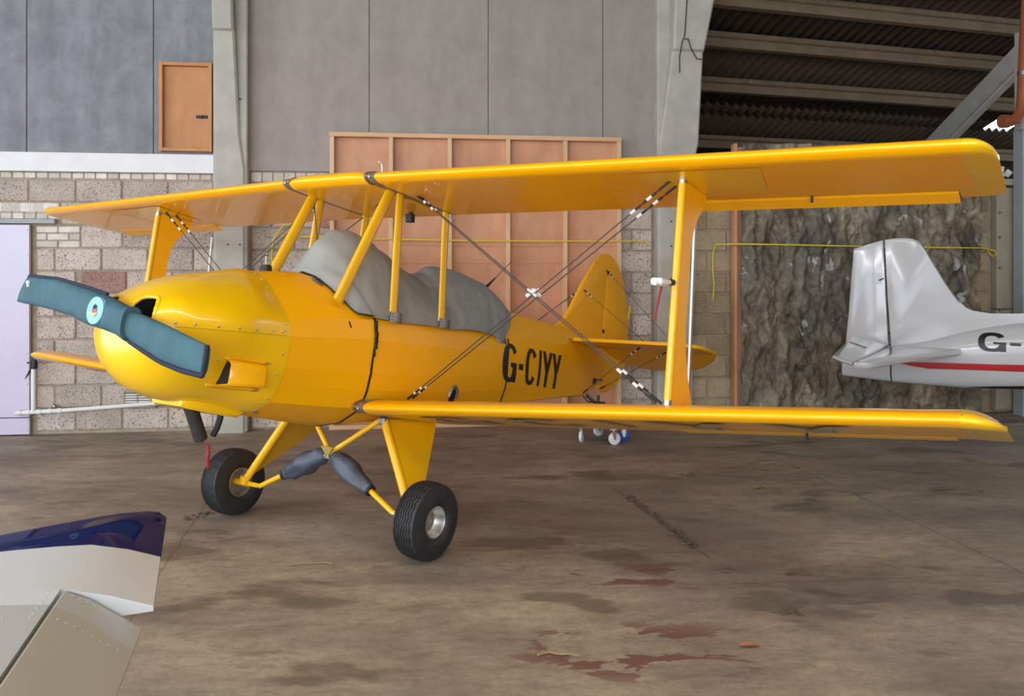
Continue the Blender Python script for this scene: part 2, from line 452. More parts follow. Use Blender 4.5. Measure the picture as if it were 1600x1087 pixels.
def make_piece(name, L, H, D, bev, mat):
    m = MB(); m.box((0, 0, 0), (L, D, H), 0, None, bev)
    o = m.build(name, mat, wall, 30, False)
    return o
blk_src = {}
def piece(name, s0, s1, z0, z1, mat, d=0.017, bev=0.010):
    """one block or brick from s0..s1, z0..z1, its face about d proud of the mortar"""
    L, H = s1-s0, z1-z0
    key = (name, round(L, 3), round(H, 3), mat)
    dd = d + random.uniform(-0.004, 0.004)
    if key not in blk_src:
        o = make_piece(name, L, H, 0.06, bev, M[mat]); blk_src[key] = o
    else:
        o = blk_src[key].copy(); COL.objects.link(o)
    o.location = ((s0+s1)/2, 0.03 + 0.03 - dd, (z0+z1)/2)
    o.rotation_euler = (random.uniform(-.006, .006), random.uniform(-.004, .004), random.uniform(-.008, .008))
    return o
J = 0.007
def course(z0, z1, s_from, s_to, s_joint, pitch=0.4367, mat='block', skip=()):
    k = math.floor((s_from - s_joint)/pitch)
    a = s_joint + k*pitch
    while a < s_to - 0.02:
        b = a + pitch
        x0, x1 = max(a, s_from), min(b, s_to)
        if x1 - x0 > 0.05 and not any(u < (x0+x1)/2 < v for u, v in skip):
            mm = mat
            if mat == 'block' and random.random() < 0.02: mm = 'pinkblock'
            piece('block', x0+J, x1-J, z0+J, z1-J, mm)
        a = b
# left bay, eleven courses beside the lilac door
for k in range(11):
    z0, z1 = 0.025 + 0.225*k, 0.25 + 0.225*k
    joint = 0.402 if k % 2 == 0 else 0.206
    left = 0.03
    if k == 9: left = 0.26
    if k == 10: left = -0.60
    if k == 8: left = 0.445
    if k == 6:
        course(z0, z1, left, 0.44, 0.402 - 0.0, skip=())
        piece('block', 0.44+J, 0.878-J, z0+J, z1-J, 'pinkblock')
        course(z0, z1, 0.878, 1.73, 0.878)
    else: course(z0, z1, left, 1.73, joint)
def brick_row(z0, z1, s_from, s_to, pitch, off=0.0):
    a = s_from + off
    if off > 0.03: piece('brick', s_from+.004, s_from+off-.004, z0+.004, z1-.004, 'brick', 0.016, 0.007)
    while a < s_to - 0.02:
        b = min(a+pitch, s_to)
        piece('brick', a+.004, b-.004, z0+.004, z1-.004, 'brick', 0.016, 0.007)
        a = b
brick_row(2.505, 2.572, -0.52, 1.73, 0.1105)
brick_row(2.170, 2.270, -0.52, 0.25, 0.110); brick_row(2.056, 2.170-.0, -0.52, 0.25, 0.110, 0.05) if False else None
brick_row(2.175, 2.272, -0.56, 0.25, 0.110)
brick_row(2.105, 2.172, -0.52, 0.25, 0.110)
for r, off in ((0, 0.0), (1, 0.10), (2, 0.0)):
    brick_row(1.828 + 0.072*r, 1.898 + 0.072*r, 0.03, 0.44, 0.205, off)
# middle bay, either side of the stud panel; the courses behind it are never seen
for k in range(12):
    z0, z1 = -0.01 + 0.2274*k, 0.2174 + 0.2274*k
    if k == 0: z0 = 0.004
    if k < 11:
        course(z0, z1, 2.07, 3.15, 2.28 if k % 2 else 2.07)
        course(z0, z1, 5.55, 6.25, 6.02 if k % 2 == 0 else 5.85, mat='block')
brick_row(2.496, 2.60, 2.07, 6.25, 0.1105)
# right bay: strip left of the rock face and strips right of it
for k in range(11):
    z0, z1 = max(0.004, -0.01 + 0.2274*k), 0.2174 + 0.2274*k
    course(z0, z1, 6.66, 7.25, 6.86 if k % 2 else 7.08, mat='tanblock')
    course(z0, z1, 9.80, 10.17, 10.17, mat='tanblock')
    course(z0, z1, 10.42, 12.2, 10.62 if k % 2 else 10.42, mat='tanblock')

# grey cement sheets above, each a panel
def panel(s0, s1, z0, z1, mat, d=0.012):
    m = MB(); m.box((0, 0, 0), (s1-s0-.008, 0.02, z1-z0), 0, None, 0.002)
    o = m.build('panel', M[mat], wall, 30, False); o.location = ((s0+s1)/2, 0.02-d, (z0+z1)/2)
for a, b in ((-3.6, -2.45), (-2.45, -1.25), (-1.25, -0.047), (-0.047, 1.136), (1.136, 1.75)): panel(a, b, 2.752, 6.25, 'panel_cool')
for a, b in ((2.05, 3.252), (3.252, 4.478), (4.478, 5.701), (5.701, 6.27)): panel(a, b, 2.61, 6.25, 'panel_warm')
m = MB(); m.box((-0.9, -0.012, 2.666), (5.3, 0.045, 0.186), 0, None, 0.003)
o = m.build('fascia_board', M['fascia'], wall, 30)
m = MB(); m.box((-0.35, -0.015, 2.085), (1.15, 0.06, 0.045), 0, None, 0.004)
o = m.build('lintel', M['lightgrey'], wall, 30)

# lilac door at the left edge
m = MB()
m.box((-0.62, -0.018, 1.115), (1.225, 0.045, 1.87), 0, None, 0.004)
m.box((-0.62, -0.018, 0.092), (1.225, 0.045, 0.160), 0, None, 0.004)
door = struct(m.build('door_1', M['lilac'], wall, 30)); 
m = MB()
for z in (0.05, 0.15, 0.24, 1.2, 1.5, 1.75, 2.0): m.sphere((-0.025, -0.041, z), 0.005)
for z in (0.5, 0.8): m.sphere((-0.025, -0.041, z), 0.005)
m.build('screws', M['steel'], door)

# concrete portal columns
def column(s0, s1, st0, st1, zstep, flip):
    m = MB()
    m.box(((s0+s1)/2, -0.07, 3.2), (s1-s0, 0.14, 6.4), 0, None, 0.012)
    # haunched stem growing out of the shaft
    rings = []
    for z, d, a, b in ((0.0, .16, s0+.015, s1-.02), (2.6, .16, s0+.015, s1-.02), (2.95, .17, s0+.018, st1+.05), (zstep-.01, .25, st0, st1+.012), (zstep+.01, .29, st0, st1+.01), (4.6, .36, st0, st1), (6.4, .66, st0, st1)):
        b2 = b + (0.0 if not flip else max(0, (z-3.0))**2*0.075)
        rings.append([(a, -.10, z), (a, -d+.02, z), (a+.02, -d, z), (b2-.02, -d, z), (b2, -d+.02, z), (b2, -.10, z)])
    m.loft(rings, True, True, True)
    o = struct(m.build('concrete_column', M['concrete'], None, 30))
    o.location = WP; o.rotation_euler = (0, 0, WA)
    b = MB()
    for ds in (0.055, 0.17):
        for z in (0.6, 1.52, 1.86, 2.12, 3.3): b.disc_cyl((s0+ds+.09, -.162, z), (0, 1, 0), 0.009, 0.01, 8)
    b.build('fixing_holes', M['black'], o)
    return o
col1 = column(1.736, 2.064, 1.755, 1.945, 3.95, False)
col2 = column(6.256, 6.645, 6.385, 6.650, 3.90, True)

# black cable dangling on the right column
m = MB()
m.tube([wall_world(6.50, .58, 5.6), wall_world(6.50, .42, 4.6), wall_world(6.485, .345, 4.03), wall_world(6.46, .34, 3.97), wall_world(6.445, .30, 3.82), wall_world(6.452, .285, 3.66)], 0.006, 6)
m.tube([wall_world(6.485, .34, 4.0), wall_world(6.52, .35, 4.0), wall_world(6.555, .345, 3.9), wall_world(6.62, .33, 3.80), wall_world(6.68, .31, 3.80)], 0.006, 6)
thing(m.build('black_cable', M['black']), 'thin black cable dangling from the top of the right concrete column', 'cable')

# lean-to behind the right bay: corrugated roof, purlins, brace (its own frame, turned a little from the wall)
LA = WA + math.radians(9.3)
LP = (1.80, 9.37, 0.0)
def roof_z(y): return 4.66 - 0.37*y
BR_A = Vector((5.02, .30, 4.32)); BR_B = Vector((5.16, 1.85, 3.44))
HOLE = (6.8, 7.45, 2.45, 2.72)
def lean(o): o.location = LP; o.rotation_euler = (0, 0, LA); return o
cr = MB()
def corr(s0, s1, y0, y1, lift=0.0):
    n = int((s1-s0)/0.146*8)
    V = []; F = []
    for i in range(n+1):
        s = lerp(s0, s1, i/n); h = 0.034*math.cos(2*PI*s/0.146)
        for y in (y0, y1): V.append((s, y, roof_z(y)+0.24+h+lift))
    for i in range(n): F.append((2*i, 2*i+2, 2*i+3, 2*i+1))
    cr.add(V, F)
corr(-.6, 11, -0.3, 1.1, 0.0); corr(-.6, 11, 1.0, HOLE[2], -0.012); corr(-.6, HOLE[0], HOLE[2], HOLE[3], -0.012); corr(HOLE[1], 11, HOLE[2], HOLE[3], -.012); corr(-.6, 11, HOLE[3], 3.6, -.018); corr(-.6, 11, 3.5, 6.0, -0.03)
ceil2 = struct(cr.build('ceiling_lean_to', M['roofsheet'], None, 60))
sd = ceil2.modifiers.new('thick', 'SOLIDIFY'); sd.thickness = .008
lean(ceil2)
for i, y in enumerate((0.20, 0.914, 1.819, 3.25, 4.6)):
    z = roof_z(y) + 0.19
    m = MB()
    prof = [(-.06, -.19), (.06, -.19), (.05, -.07), (.05, 0), (-.05, 0), (-.05, -.055), (-.02, -.07), (-.05, -.085)]
    m.prism(prof, lambda a, b: (-.5, y+a, z+b), lambda a, b: (10.5, y+a, z+b))
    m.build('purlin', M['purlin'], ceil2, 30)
    for s in (.9, 2.0, 3.1, 4.2):
        m = MB(); m.tube([(s, y-.068, z+.0), (s, y-.068, z-.06)], 0.006, 5); m.build('hook_bolt', M['steel'], ceil2)
m = MB()
A = BR_A + (BR_A-BR_B)*.16; Bq = BR_B - (BR_A-BR_B)*.5
d = (Bq-A).normalized(); up = Vector((1, 0, 0)); sd_v = d.cross(up).normalized()
rings = [[p_ + up*a + sd_v*b_ for a, b_ in ((-.10, -.12), (.10, -.12), (.10, .12), (.05, .12), (.04, .14), (-.04, .14), (-.05, .12), (-.10, .12))] for p_ in (A, Bq)]
m.loft(rings, True, True, True)
m.build('brace', M['concrete'], ceil2, 30)
m = MB(); m.box((5.2, 5.9, 1.5), (11.6, 0.2, 3.0)); lean(struct(m.build('wall_lean_to', M['mortar'], None, smooth=False)))
m = MB(); m.box((-.18, 3.35, 2.6), (0.2, 5.7, 5.2)); lean(struct(m.build('wall_lean_to_side', M['mortar'], None, smooth=False)))
m = MB(); m.box((10.8, 2.9, 1.6), (0.2, 6.2, 3.2)); lean(struct(m.build('wall_lean_to_end', M['mortar'], None, smooth=False)))
# cladding above the opening
cl = MB(); n = 8*46
V = []; F = []
for i in range(n+1):
    s = lerp(6.6, 13.4, i/n)
    for z in (4.78, 6.3): V.append((s, 0.05 + 0.03*math.cos(2*PI*s/0.146), z))
for i in range(n): F.append((2*i, 2*i+2, 2*i+3, 2*i+1))
cl.add(V, F); cl.box((9.9, 0.0, 4.74), (6.8, 0.16, 0.08), 0)
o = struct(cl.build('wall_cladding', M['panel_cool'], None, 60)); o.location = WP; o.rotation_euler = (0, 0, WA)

# ledge, pilaster with bolts, grey post on the right
m = MB(); m.box((11.2, -0.02, 2.585), (2.2, 0.26, 0.07), 0, None, 0.006)
o = struct(m.build('trim_1', M['pilaster'], None, 30)); o.location = WP; o.rotation_euler = (0, 0, WA)
m = MB(); m.box((10.295, -0.03, 1.85), (0.20, 0.10, 1.36), 0, None, 0.006); m.box((10.285, -0.03, 0.60), (0.20, 0.10, 1.12), 0, None, 0.006)
pil = struct(m.build('trim_2', M['pilaster'], None, 30)); pil.location = WP; pil.rotation_euler = (0, 0, WA)
for z in (0.42, 1.16, 1.63, 1.97, 2.25, 0.85):
    b = MB(); b.disc_cyl((10.225, -.086, z), (0, 1, 0), 0.016, 0.02, 8); b.build('bolt', M['steel'], pil)
m = MB(); m.box((10.42, -.25, 1.58), (0.20, 0.16, 3.16), 0, None, 0.008)
post = struct(m.build('steel_post', M['lightgrey'], None, 30)); post.location = WP; post.rotation_euler = (0, 0, WA)

m = MB(); m.box((10.315, -.33, 3.70), (0.10, 0.012, 0.62), 0, None, 0.004); m.build('gusset_plate', M['lightgrey'], post, 30)
m = MB(); m.box((10.40, -.25, 3.68), (0.16, 0.12, 1.10), 0, None, 0.006); m.build('post_head', M['concrete'], post, 30)
# rubble heaped on the ledge
m = MB()
for i in range(26):
    c = Vector((random.uniform(10.10, 10.36), random.uniform(-.06, .22), 2.64 + random.uniform(0, .10)))
    m.box(c, (random.uniform(.05, .16), random.uniform(.03, .08), random.uniform(.02, .05)), 0, None, 0.008, Matrix.Rotation(random.uniform(0, PI), 3, Vector((random.random(), random.random(), random.random()+.1)).normalized()))
o = m.build('rubble_heap', M['white']); o.location = WP; o.rotation_euler = (0, 0, WA); stuff(o)
thing(o, 'heap of pale plaster scraps on the ledge at the right wall', 'rubble')

# brown drain pipe, upper right
m = MB()
m.tube([wall_world(10.29, .47, 5.0), wall_world(10.245, .47, 4.2), wall_world(10.21, .47, 3.45), wall_world(10.19, .47, 3.32), wall_world(10.14, .47, 3.235), wall_world(10.06, .47, 3.205), wall_world(9.99, .47, 3.20)], 0.060, 16)
pipe = m.build('drain_pipe', M['terracotta'])
thing(pipe, 'brown plastic drain pipe with an elbow before the grey post at the right', 'pipe')
m = MB(); m.tube([wall_world(10.03, .47, 3.203), wall_world(9.955, .47, 3.198)], 0.072, 16); m.build('socket', M['terracotta'], pipe)
m = MB(); m.tube([wall_world(10.222, .47, 3.70), wall_world(10.224, .47, 3.74)], 0.066, 16); m.build('bracket', M['steel'], pipe)

# side walls, ceiling and the open doorway behind the camera
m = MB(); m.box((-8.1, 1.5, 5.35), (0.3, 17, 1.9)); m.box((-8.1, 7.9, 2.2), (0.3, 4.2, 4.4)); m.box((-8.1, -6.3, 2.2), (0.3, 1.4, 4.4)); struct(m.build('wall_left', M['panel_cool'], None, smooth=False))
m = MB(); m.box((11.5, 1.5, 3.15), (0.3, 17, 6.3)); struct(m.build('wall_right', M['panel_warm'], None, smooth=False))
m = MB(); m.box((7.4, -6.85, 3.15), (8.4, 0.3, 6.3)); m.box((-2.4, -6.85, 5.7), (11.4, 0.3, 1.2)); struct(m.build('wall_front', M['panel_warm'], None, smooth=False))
m = MB(); m.box((1.7, 1.4, 6.4), (20.0, 16.8, 0.12))
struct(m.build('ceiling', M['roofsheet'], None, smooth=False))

# ---------------------------------------------------------------- things along the wall
def wthing(o): o.location = WP; o.rotation_euler = (0, 0, WA); return o
def wempty(name, s, d, z=0.0):
    p = wall_world(s, d, z); e = empty(name, p, WA); e.scale = (WK, WK, WK); return e

# stud wall panel
sp = wempty('stud_panel', 2.86, 0.075)
thing(sp, 'tall wooden stud panel backed with reddish plywood leaning on the back wall', 'panel')
m = MB(); m.box((1.5, 0.055, 1.50), (3.0, 0.012, 3.0)); m.build('plywood_sheet', M['plywood'], sp, smooth=False)
for i, x in enumerate((0.02, 0.608, 1.205, 1.808, 2.410, 2.985)):
    m = MB(); m.box((x+.005, 0.0, 1.50), (0.045, 0.095, 2.91), 0, None, 0.003); m.build('stud', M['pine'], sp, 30)
for z in (0.0225, 2.978):
    m = MB(); m.box((1.505, -0.001, z), (3.02, 0.099, 0.045), 0, None, 0.003); m.build('rail', M['pine_h'], sp, 30)
m = MB(); m.box((1.5, 0.045, 1.70), (3.0, 0.012, 0.05)); m.build('joint_strip', M['plywood'], sp, smooth=False)

# wooden hatch
ht = wempty('wooden_hatch', 1.46, 0.015, 2.785)
thing(ht, 'small orange plywood hatch with a black latch high on the grey sheets', 'hatch')
m = MB(); m.box((0, 0.0, 0.44), (0.44, 0.015, 0.84)); m.build('hatch_panel', M['hatchwood'], ht, smooth=False)
for x in (-.235, .235):
    m = MB(); m.box((x, -0.03, 0.44), (0.034, 0.085, 0.886), 0, None, 0.003); m.build('frame_board', M['hatchwood'], ht, 30)
for z in (.017, .863):
    m = MB(); m.box((0, -0.03, z), (0.436, 0.082, 0.034), 0, None, 0.003); m.build('frame_board', M['hatchwood'], ht, 30)
m = MB(); m.box((.145, -.016, .35), (.11, .018, .03), 0, None, .003); m.sphere((.15, -.032, .352), .012); m.build('latch', M['black'], ht)

# moulded rock face
rk = wempty('rock_panel', 7.08, 0.12)
thing(rk, 'tall moulded imitation rock face panel standing against the back wall', 'panel')
m = MB(); nx, nz = 190, 200; W_, H_ = 2.74, 2.93
V = []; F = []
for j in range(nz+1):
    for i in range(nx+1):
        x, z = 0.06 + W_*i/nx, 0.02 + H_*j/nz
        q = (x*2.6, 1.7, z*1.05)
        warp = 0.35*mnoise.noise((x*1.7, 5.0, z*1.3))
        big = mnoise.noise((x*3.4+warp, 2.0, z*1.7+warp))
        rid = 1-abs(mnoise.noise((x*5.2+warp*2, 7.0, z*2.4)))*1.6
        dist, _ = mnoise.voronoi((x*6.2+warp*2.2, 0.5, z*3.9+warp*2))
        lump = min(1, max(0, (dist[1]-dist[0])*1.5))
        h = 0.06 + 0.045*big + 0.035*max(0, rid) + 0.030*lump*max(0, 0.3+mnoise.noise((x*2.2, 8.0, z*2.0)))*1.6
        h += 0.030*mnoise.fractal((x*8, 1.0, z*5), 0.7, 2.1, 5)
        h = max(0.010, -0.03 + 1.5*h)
        V.append((x, -0.02 - h, z))
for j in range(nz):
    for i in range(nx):
        a = j*(nx+1)+i; F.append((a, a+1, a+nx+2, a+nx+1))
m.add(V, F); m.build('rock_face', M['rock'], rk, 80)
m = MB(); m.box((0.03, 0.0, 1.48), (0.035, 0.10, 2.95), 0, None, .004); m.build('edge_batten', M['plywood'], rk, 30)
m = MB(); m.box((1.43, 0.02, 1.47), (2.76, 0.05, 2.9)); m.build('backing_board', M['plywood'], rk, smooth=False)
# grey crate and cloth lying on top edge of the rock face
# ropes
def rope(name, pts, label, r=0.008):
    m = MB(); m.tube(pts, r, 6); o = m.build(name, M['rope'], None, 80); thing(o, label, 'rope'); return o
Wp = wall_world
pts = [Wp(2.30, .06, 1.60), Wp(2.285, .06, 1.75), Wp(2.30, .06, 1.90), Wp(2.33, .06, 1.96), Wp(2.40, .06, 2.06), Wp(2.50, .06, 2.08), Wp(2.48, .06, 2.00), Wp(2.36, .06, 1.955), Wp(2.6, .08, 1.945), Wp(2.80, .136, 1.94), Wp(3.2, .138, 1.928), Wp(4.0, .137, 1.912), Wp(5.0, .137, 1.908), Wp(5.90, .136, 1.910), Wp(6.10, .07, 1.914), Wp(6.20, .06, 1.915), Wp(6.14, .06, 1.86)]
rope('yellow_rope', pts, 'yellow rope strung across the plywood stud panel, knotted at its left end')
pts = [Wp(6.90, .05, 1.29), Wp(6.91, .05, 1.45), Wp(6.895, .05, 1.62), Wp(6.90, .05, 1.80), Wp(6.93, .06, 1.884), Wp(7.05, .30, 1.880), Wp(7.6, .345, 1.873), Wp(8.6, .345, 1.856), Wp(9.4, .345, 1.847), Wp(9.85, .30, 1.846), Wp(10.05, .08, 1.845), Wp(10.18, .07, 1.82), Wp(10.20, .07, 1.77), Wp(10.14, .07, 1.76), Wp(10.09, .07, 1.82)]
rope('yellow_rope', pts, 'yellow rope strung across the imitation rock face with a long hanging tail')

# white waste pipe, upright stub and black stopper
m = MB(); m.tube([Wp(-.115, .09, .232), Wp(.05, .09, .237), Wp(.33, .09, .247), Wp(1.25, .06, .298), Wp(1.36, .04, .30)], 0.021, 12)
wp_ = m.build('waste_pipe', M['white']); thing(wp_, 'off-white plastic waste pipe running low along the wall beside the door', 'pipe')
m = MB(); m.tube([Wp(.048, .09, .24), Wp(.048, .09, .66)], 0.022, 12); m.build('riser', M['white'], wp_)
for s in (-.08, .0, .10, .20, .29):
    m = MB(); z = interp(s, [-.115, .05, .33], [.232, .237, .247]); m.tube([Wp(s-.018, .09, z), Wp(s+.018, .09, z)], .0262, 12); m.build('collar', M['white'], wp_)
m = MB(); m.tube([Wp(.055, .09, .655), Wp(.055, .09, .70), Wp(.06, .09, .745)], [.030, .034, .02], 10); m.box(Wp(.02, .10, .715), (.05, .02, .015)); m.tube([Wp(.03, .10, .66), Wp(.005, .11, .60), Wp(-.02, .11, .56)], [.012, .010, .003], 6)
m.build('stopper', M['black'], wp_)
m = MB(); m.sphere(Wp(.235, .07, .285), .026, 0, 10, 6); m.build('tap_knob', M['steel'], wp_)
# thin wire below the pipe
m = MB(); m.tube([Wp(.285, .05, .225), Wp(.25, .05, .18), Wp(.24, .05, .14), Wp(.262, .05, .09), Wp(.27, .05, .07)], .004, 5)
m.build('loose_wire', M['white'], wp_)
# air brick
vb = wempty('vent_grille', .993, .02, .25)
thing(vb, 'cream louvred vent grille set low in the block wall', 'vent')
m = MB()
for x in (-.128, .128): m.box((x, -.012, .083), (.018, .03, .166), 0, None, .003)
for z in (.008, .158): m.box((0, -.012, z), (.24, .03, .016), 0, None, .003)
m.box((0, -.012, .083), (.008, .026, .15)); m.box((.155, -.006, .083), (.03, .02, .166), 0, None, .003)
m.build('frame', M['pilaster'], vb, 30)
m = MB(); m.box((0, 0.0, .083), (.24, .008, .15)); m.build('backing', M['void'], vb)
for k in range(5):
    for x in (-.062, .062):
        m = MB(); m.box((x, -.014, .034+.0245*k), (.112, .018, .011), 0, None, .002, Matrix.Rotation(.5, 3, 'X')); m.build('slat', M['white'], vb, 30)
# ================================================================ YELLOW BIPLANE
PSI = 0.577645698
biplane = empty('biplane', (-1.1745, 5.3333, 0), -(PI/2 + PSI))
thing(biplane, 'yellow two-seat biplane with covered cockpit parked on the concrete floor', 'aeroplane')
TH = math.radians(11.0); CT, ST = math.cos(TH), math.sin(TH)
def B(x, y, z):
    """aircraft axes (x along the fuselage, y to port, z up from it) to the standing aircraft"""
    return Vector((x*CT - z*ST, y, x*ST + z*CT))
def Bp(p): return B(*p)
BW = Matrix.Translation((-1.1745, 5.3333, 0)) @ Matrix.Rotation(-(PI/2 + PSI), 4, 'Z')
def BWp(x, y, z): return BW @ B(x, y, z)

# ---- fuselage -------------------------------------------------
FX = [-3.54, -3.1, -2.4, -1.38, -0.6, 0.18, 0.50, 0.86]
FS = [
 [(0, 1.655), (.006, 1.65), (.012, 1.63), (.018, 1.59), (.025, 1.53), (.03, 1.46), (.03, 1.38), (.03, 1.31), (.028, 1.23), (.012, 1.21), (0, 1.208)],
 [(0, 1.652), (.02, 1.648), (.04, 1.625), (.062, 1.58), (.085, 1.50), (.096, 1.40), (.098, 1.30), (.096, 1.20), (.088, 1.08), (.045, 1.062), (0, 1.058)],
 [(0, 1.655), (.05, 1.645), (.09, 1.615), (.13, 1.56), (.168, 1.475), (.188, 1.38), (.194, 1.26), (.190, 1.15), (.178, 1.015), (.09, .995), (0, .99)],
 [(0, 1.665), (.08, 1.648), (.16, 1.595), (.235, 1.52), (.302, 1.425), (.327, 1.30), (.334, 1.12), (.326, 1.02), (.295, .905), (.15, .875), (0, .87)],
 [(0, 1.62), (.10, 1.595), (.19, 1.54), (.27, 1.46), (.345, 1.37), (.372, 1.24), (.376, 1.05), (.362, .94), (.325, .80), (.17, .745), (0, .735)],
 [(0, 1.560), (.11, 1.535), (.205, 1.475), (.288, 1.405), (.366, 1.321), (.390, 1.20), (.386, 1.0), (.372, .90), (.335, .79), (.19, .695), (0, .655)],
 [(0, 1.552), (.11, 1.524), (.20, 1.460), (.282, 1.384), (.368, 1.285), (.393, 1.175), (.387, .985), (.368, .89), (.325, .785), (.19, .705), (0, .672)],
 [(0, 1.494), (.107, 1.462), (.194, 1.398), (.270, 1.322), (.366, 1.227), (.396, 1.138), (.387, .975), (.357, .885), (.312, .785), (.19, .722), (0, .700)],
]
def fus_half(x):
    if x <= FX[0]: return FS[0]
    for i in range(len(FX)-1):
        if x <= FX[i+1]:
            t = (x-FX[i])/(FX[i+1]-FX[i])
            return [(lerp(a[0], b[0], t), lerp(a[1], b[1], t)) for a, b in zip(FS[i], FS[i+1])]
    return FS[-1]
def fus_ring(x, grow=0.0):
    h = fus_half(x); full = h + [(-y, z) for y, z in h[-2:0:-1]]
    zc = (h[0][1]+h[-1][1])/2
    out = []
    for y, z in full:
        d = math.hypot(y, z-zc) or 1
        out.append((y*(1+grow/d), zc + (z-zc)*(1+grow/d)))
    return out
def hull_y(x, z):
    h = fus_half(x)
    best = 0
    for a, b in zip(h, h[1:]):
        z0, z1 = a[1], b[1]
        if min(z0, z1)-1e-6 <= z <= max(z0, z1)+1e-6 and abs(z1-z0) > 1e-6:
            best = max(best, lerp(a[0], b[0], (z-z0)/(z1-z0)))
    return best
xs = [-3.54, -3.3, -3.1, -2.75, -2.4, -2.05, -1.7, -1.38, -1.1, -.85, -.6, -.3, -.05, .18, .34, .50, .68, .86]
m = MB(); rings = [[B(x, y, z) for y, z in fus_ring(x)] for x in xs]
m.loft(rings, True, True, True)
N = len(rings[0])
for i in range(len(xs)-1):
    for k in (4, 5, 6, 7, 8, 12, 13, 14, 15, 16):
        m.sharp.add(tuple(sorted((i*N+k, (i+1)*N+k))))
fus = m.build('fuselage', M['fabric_body'], biplane, 50)
def on_hull(x, z, lift=.003): return B(x, hull_y(x, z)+lift, z)

# registration, port and starboard sides
REG = (('G', -1.30, .235), ('-', -1.571, .09), ('C', -1.70, .205), ('I', -1.955, .05), ('Y', -2.028, .20), ('Y', -2.232, .195))
for sg in (1, -1):
    for ch, x0, wd in REG:
        m = MB()
        for q in glyph(ch, 1.0 if ch == 'I' else .29, 0.12):
            m.add([B(xx, sg*(hull_y(xx, zz)+.0035), zz) for xx, zz in ((x0 - (u if sg > 0 else 1-u)*wd, lerp(1.075, 1.365, v) - .012*(x0+1.3)) for u, v in q)], [(0, 1, 2, 3)])
        m.build('registration_letter', M['letters'], fus, smooth=False)
# step hole beside the wing root, small slot, deck vent, aerial, filler
m = MB(); pts = [on_hull(-.705+.075*math.cos(a)*.6, .915+.075*math.sin(a), .004) for a in [PI*k/14 for k in range(15)]]
m.tube(pts, .012, 6); m.build('step_rim', M['greyrib'], fus)
m = MB(); c = on_hull(-.705, .93, .004)
m.add([on_hull(-.705+.064*math.cos(2*PI*k/16)*.6, .925+.064*math.sin(2*PI*k/16), .003) for k in range(16)], [tuple(range(16))]); m.build('step_hole', M['void'], fus)
m = MB(); m.add([on_hull(.395+a, 1.265+b, .004) for a, b in ((.012, .018), (0, .018), (-.016, -.018), (-.004, -.018))], [(0, 1, 2, 3)]); m.build('slot', M['void'], fus)
def deck(x, y, lift=.004):
    h = fus_half(x)
    for a, b in zip(h, h[1:]):
        if a[0] <= abs(y) <= b[0] and b[0] > a[0]: return B(x, y, lerp(a[1], b[1], (abs(y)-a[0])/(b[0]-a[0]))+lift)
    return B(x, y, h[0][1]+lift)
m = MB(); m.add([deck(.47+a, y, .005) for a, y in ((.03, .09), (.035, .15), (0, .19), (-.025, .165), (-.02, .10))], [(0, 1, 2, 3, 4)]); m.build('deck_vent', M['steel'], fus)
m = MB(); c = B(.64, -.115, 1.515); m.tube([c, c+Vector((0, 0, .045))], .036, 14); m.tube([c+Vector((0, 0, .045)), c+Vector((0, 0, .055))], .030, 14)
fc = m.build('fuel_cap', M['black'], biplane)
m = MB(); m.tube([c+Vector((0, 0, .05)), c+Vector((0, 0, .105)), c+Vector((.006, .006, .115)), c+Vector((0, .012, .125)), c+Vector((-.006, .004, .12)), c+Vector((0, 0, .108))], .003, 5); m.build('float_wire', M['steel'], fc)
m = MB(); a = B(-1.62, 0, 1.66); b2 = B(-1.80, 0.02, 2.05); 
m.tube([B(-1.455, 0, 1.80), B(-1.505, 0, 1.84), B(-1.57, 0, 1.895)], [.014, .009, .006], 8); m.tube([B(-1.57, 0, 1.895), B(-1.78, 0, 2.07)], .003, 6)
m.build('aerial', M['black'], biplane)

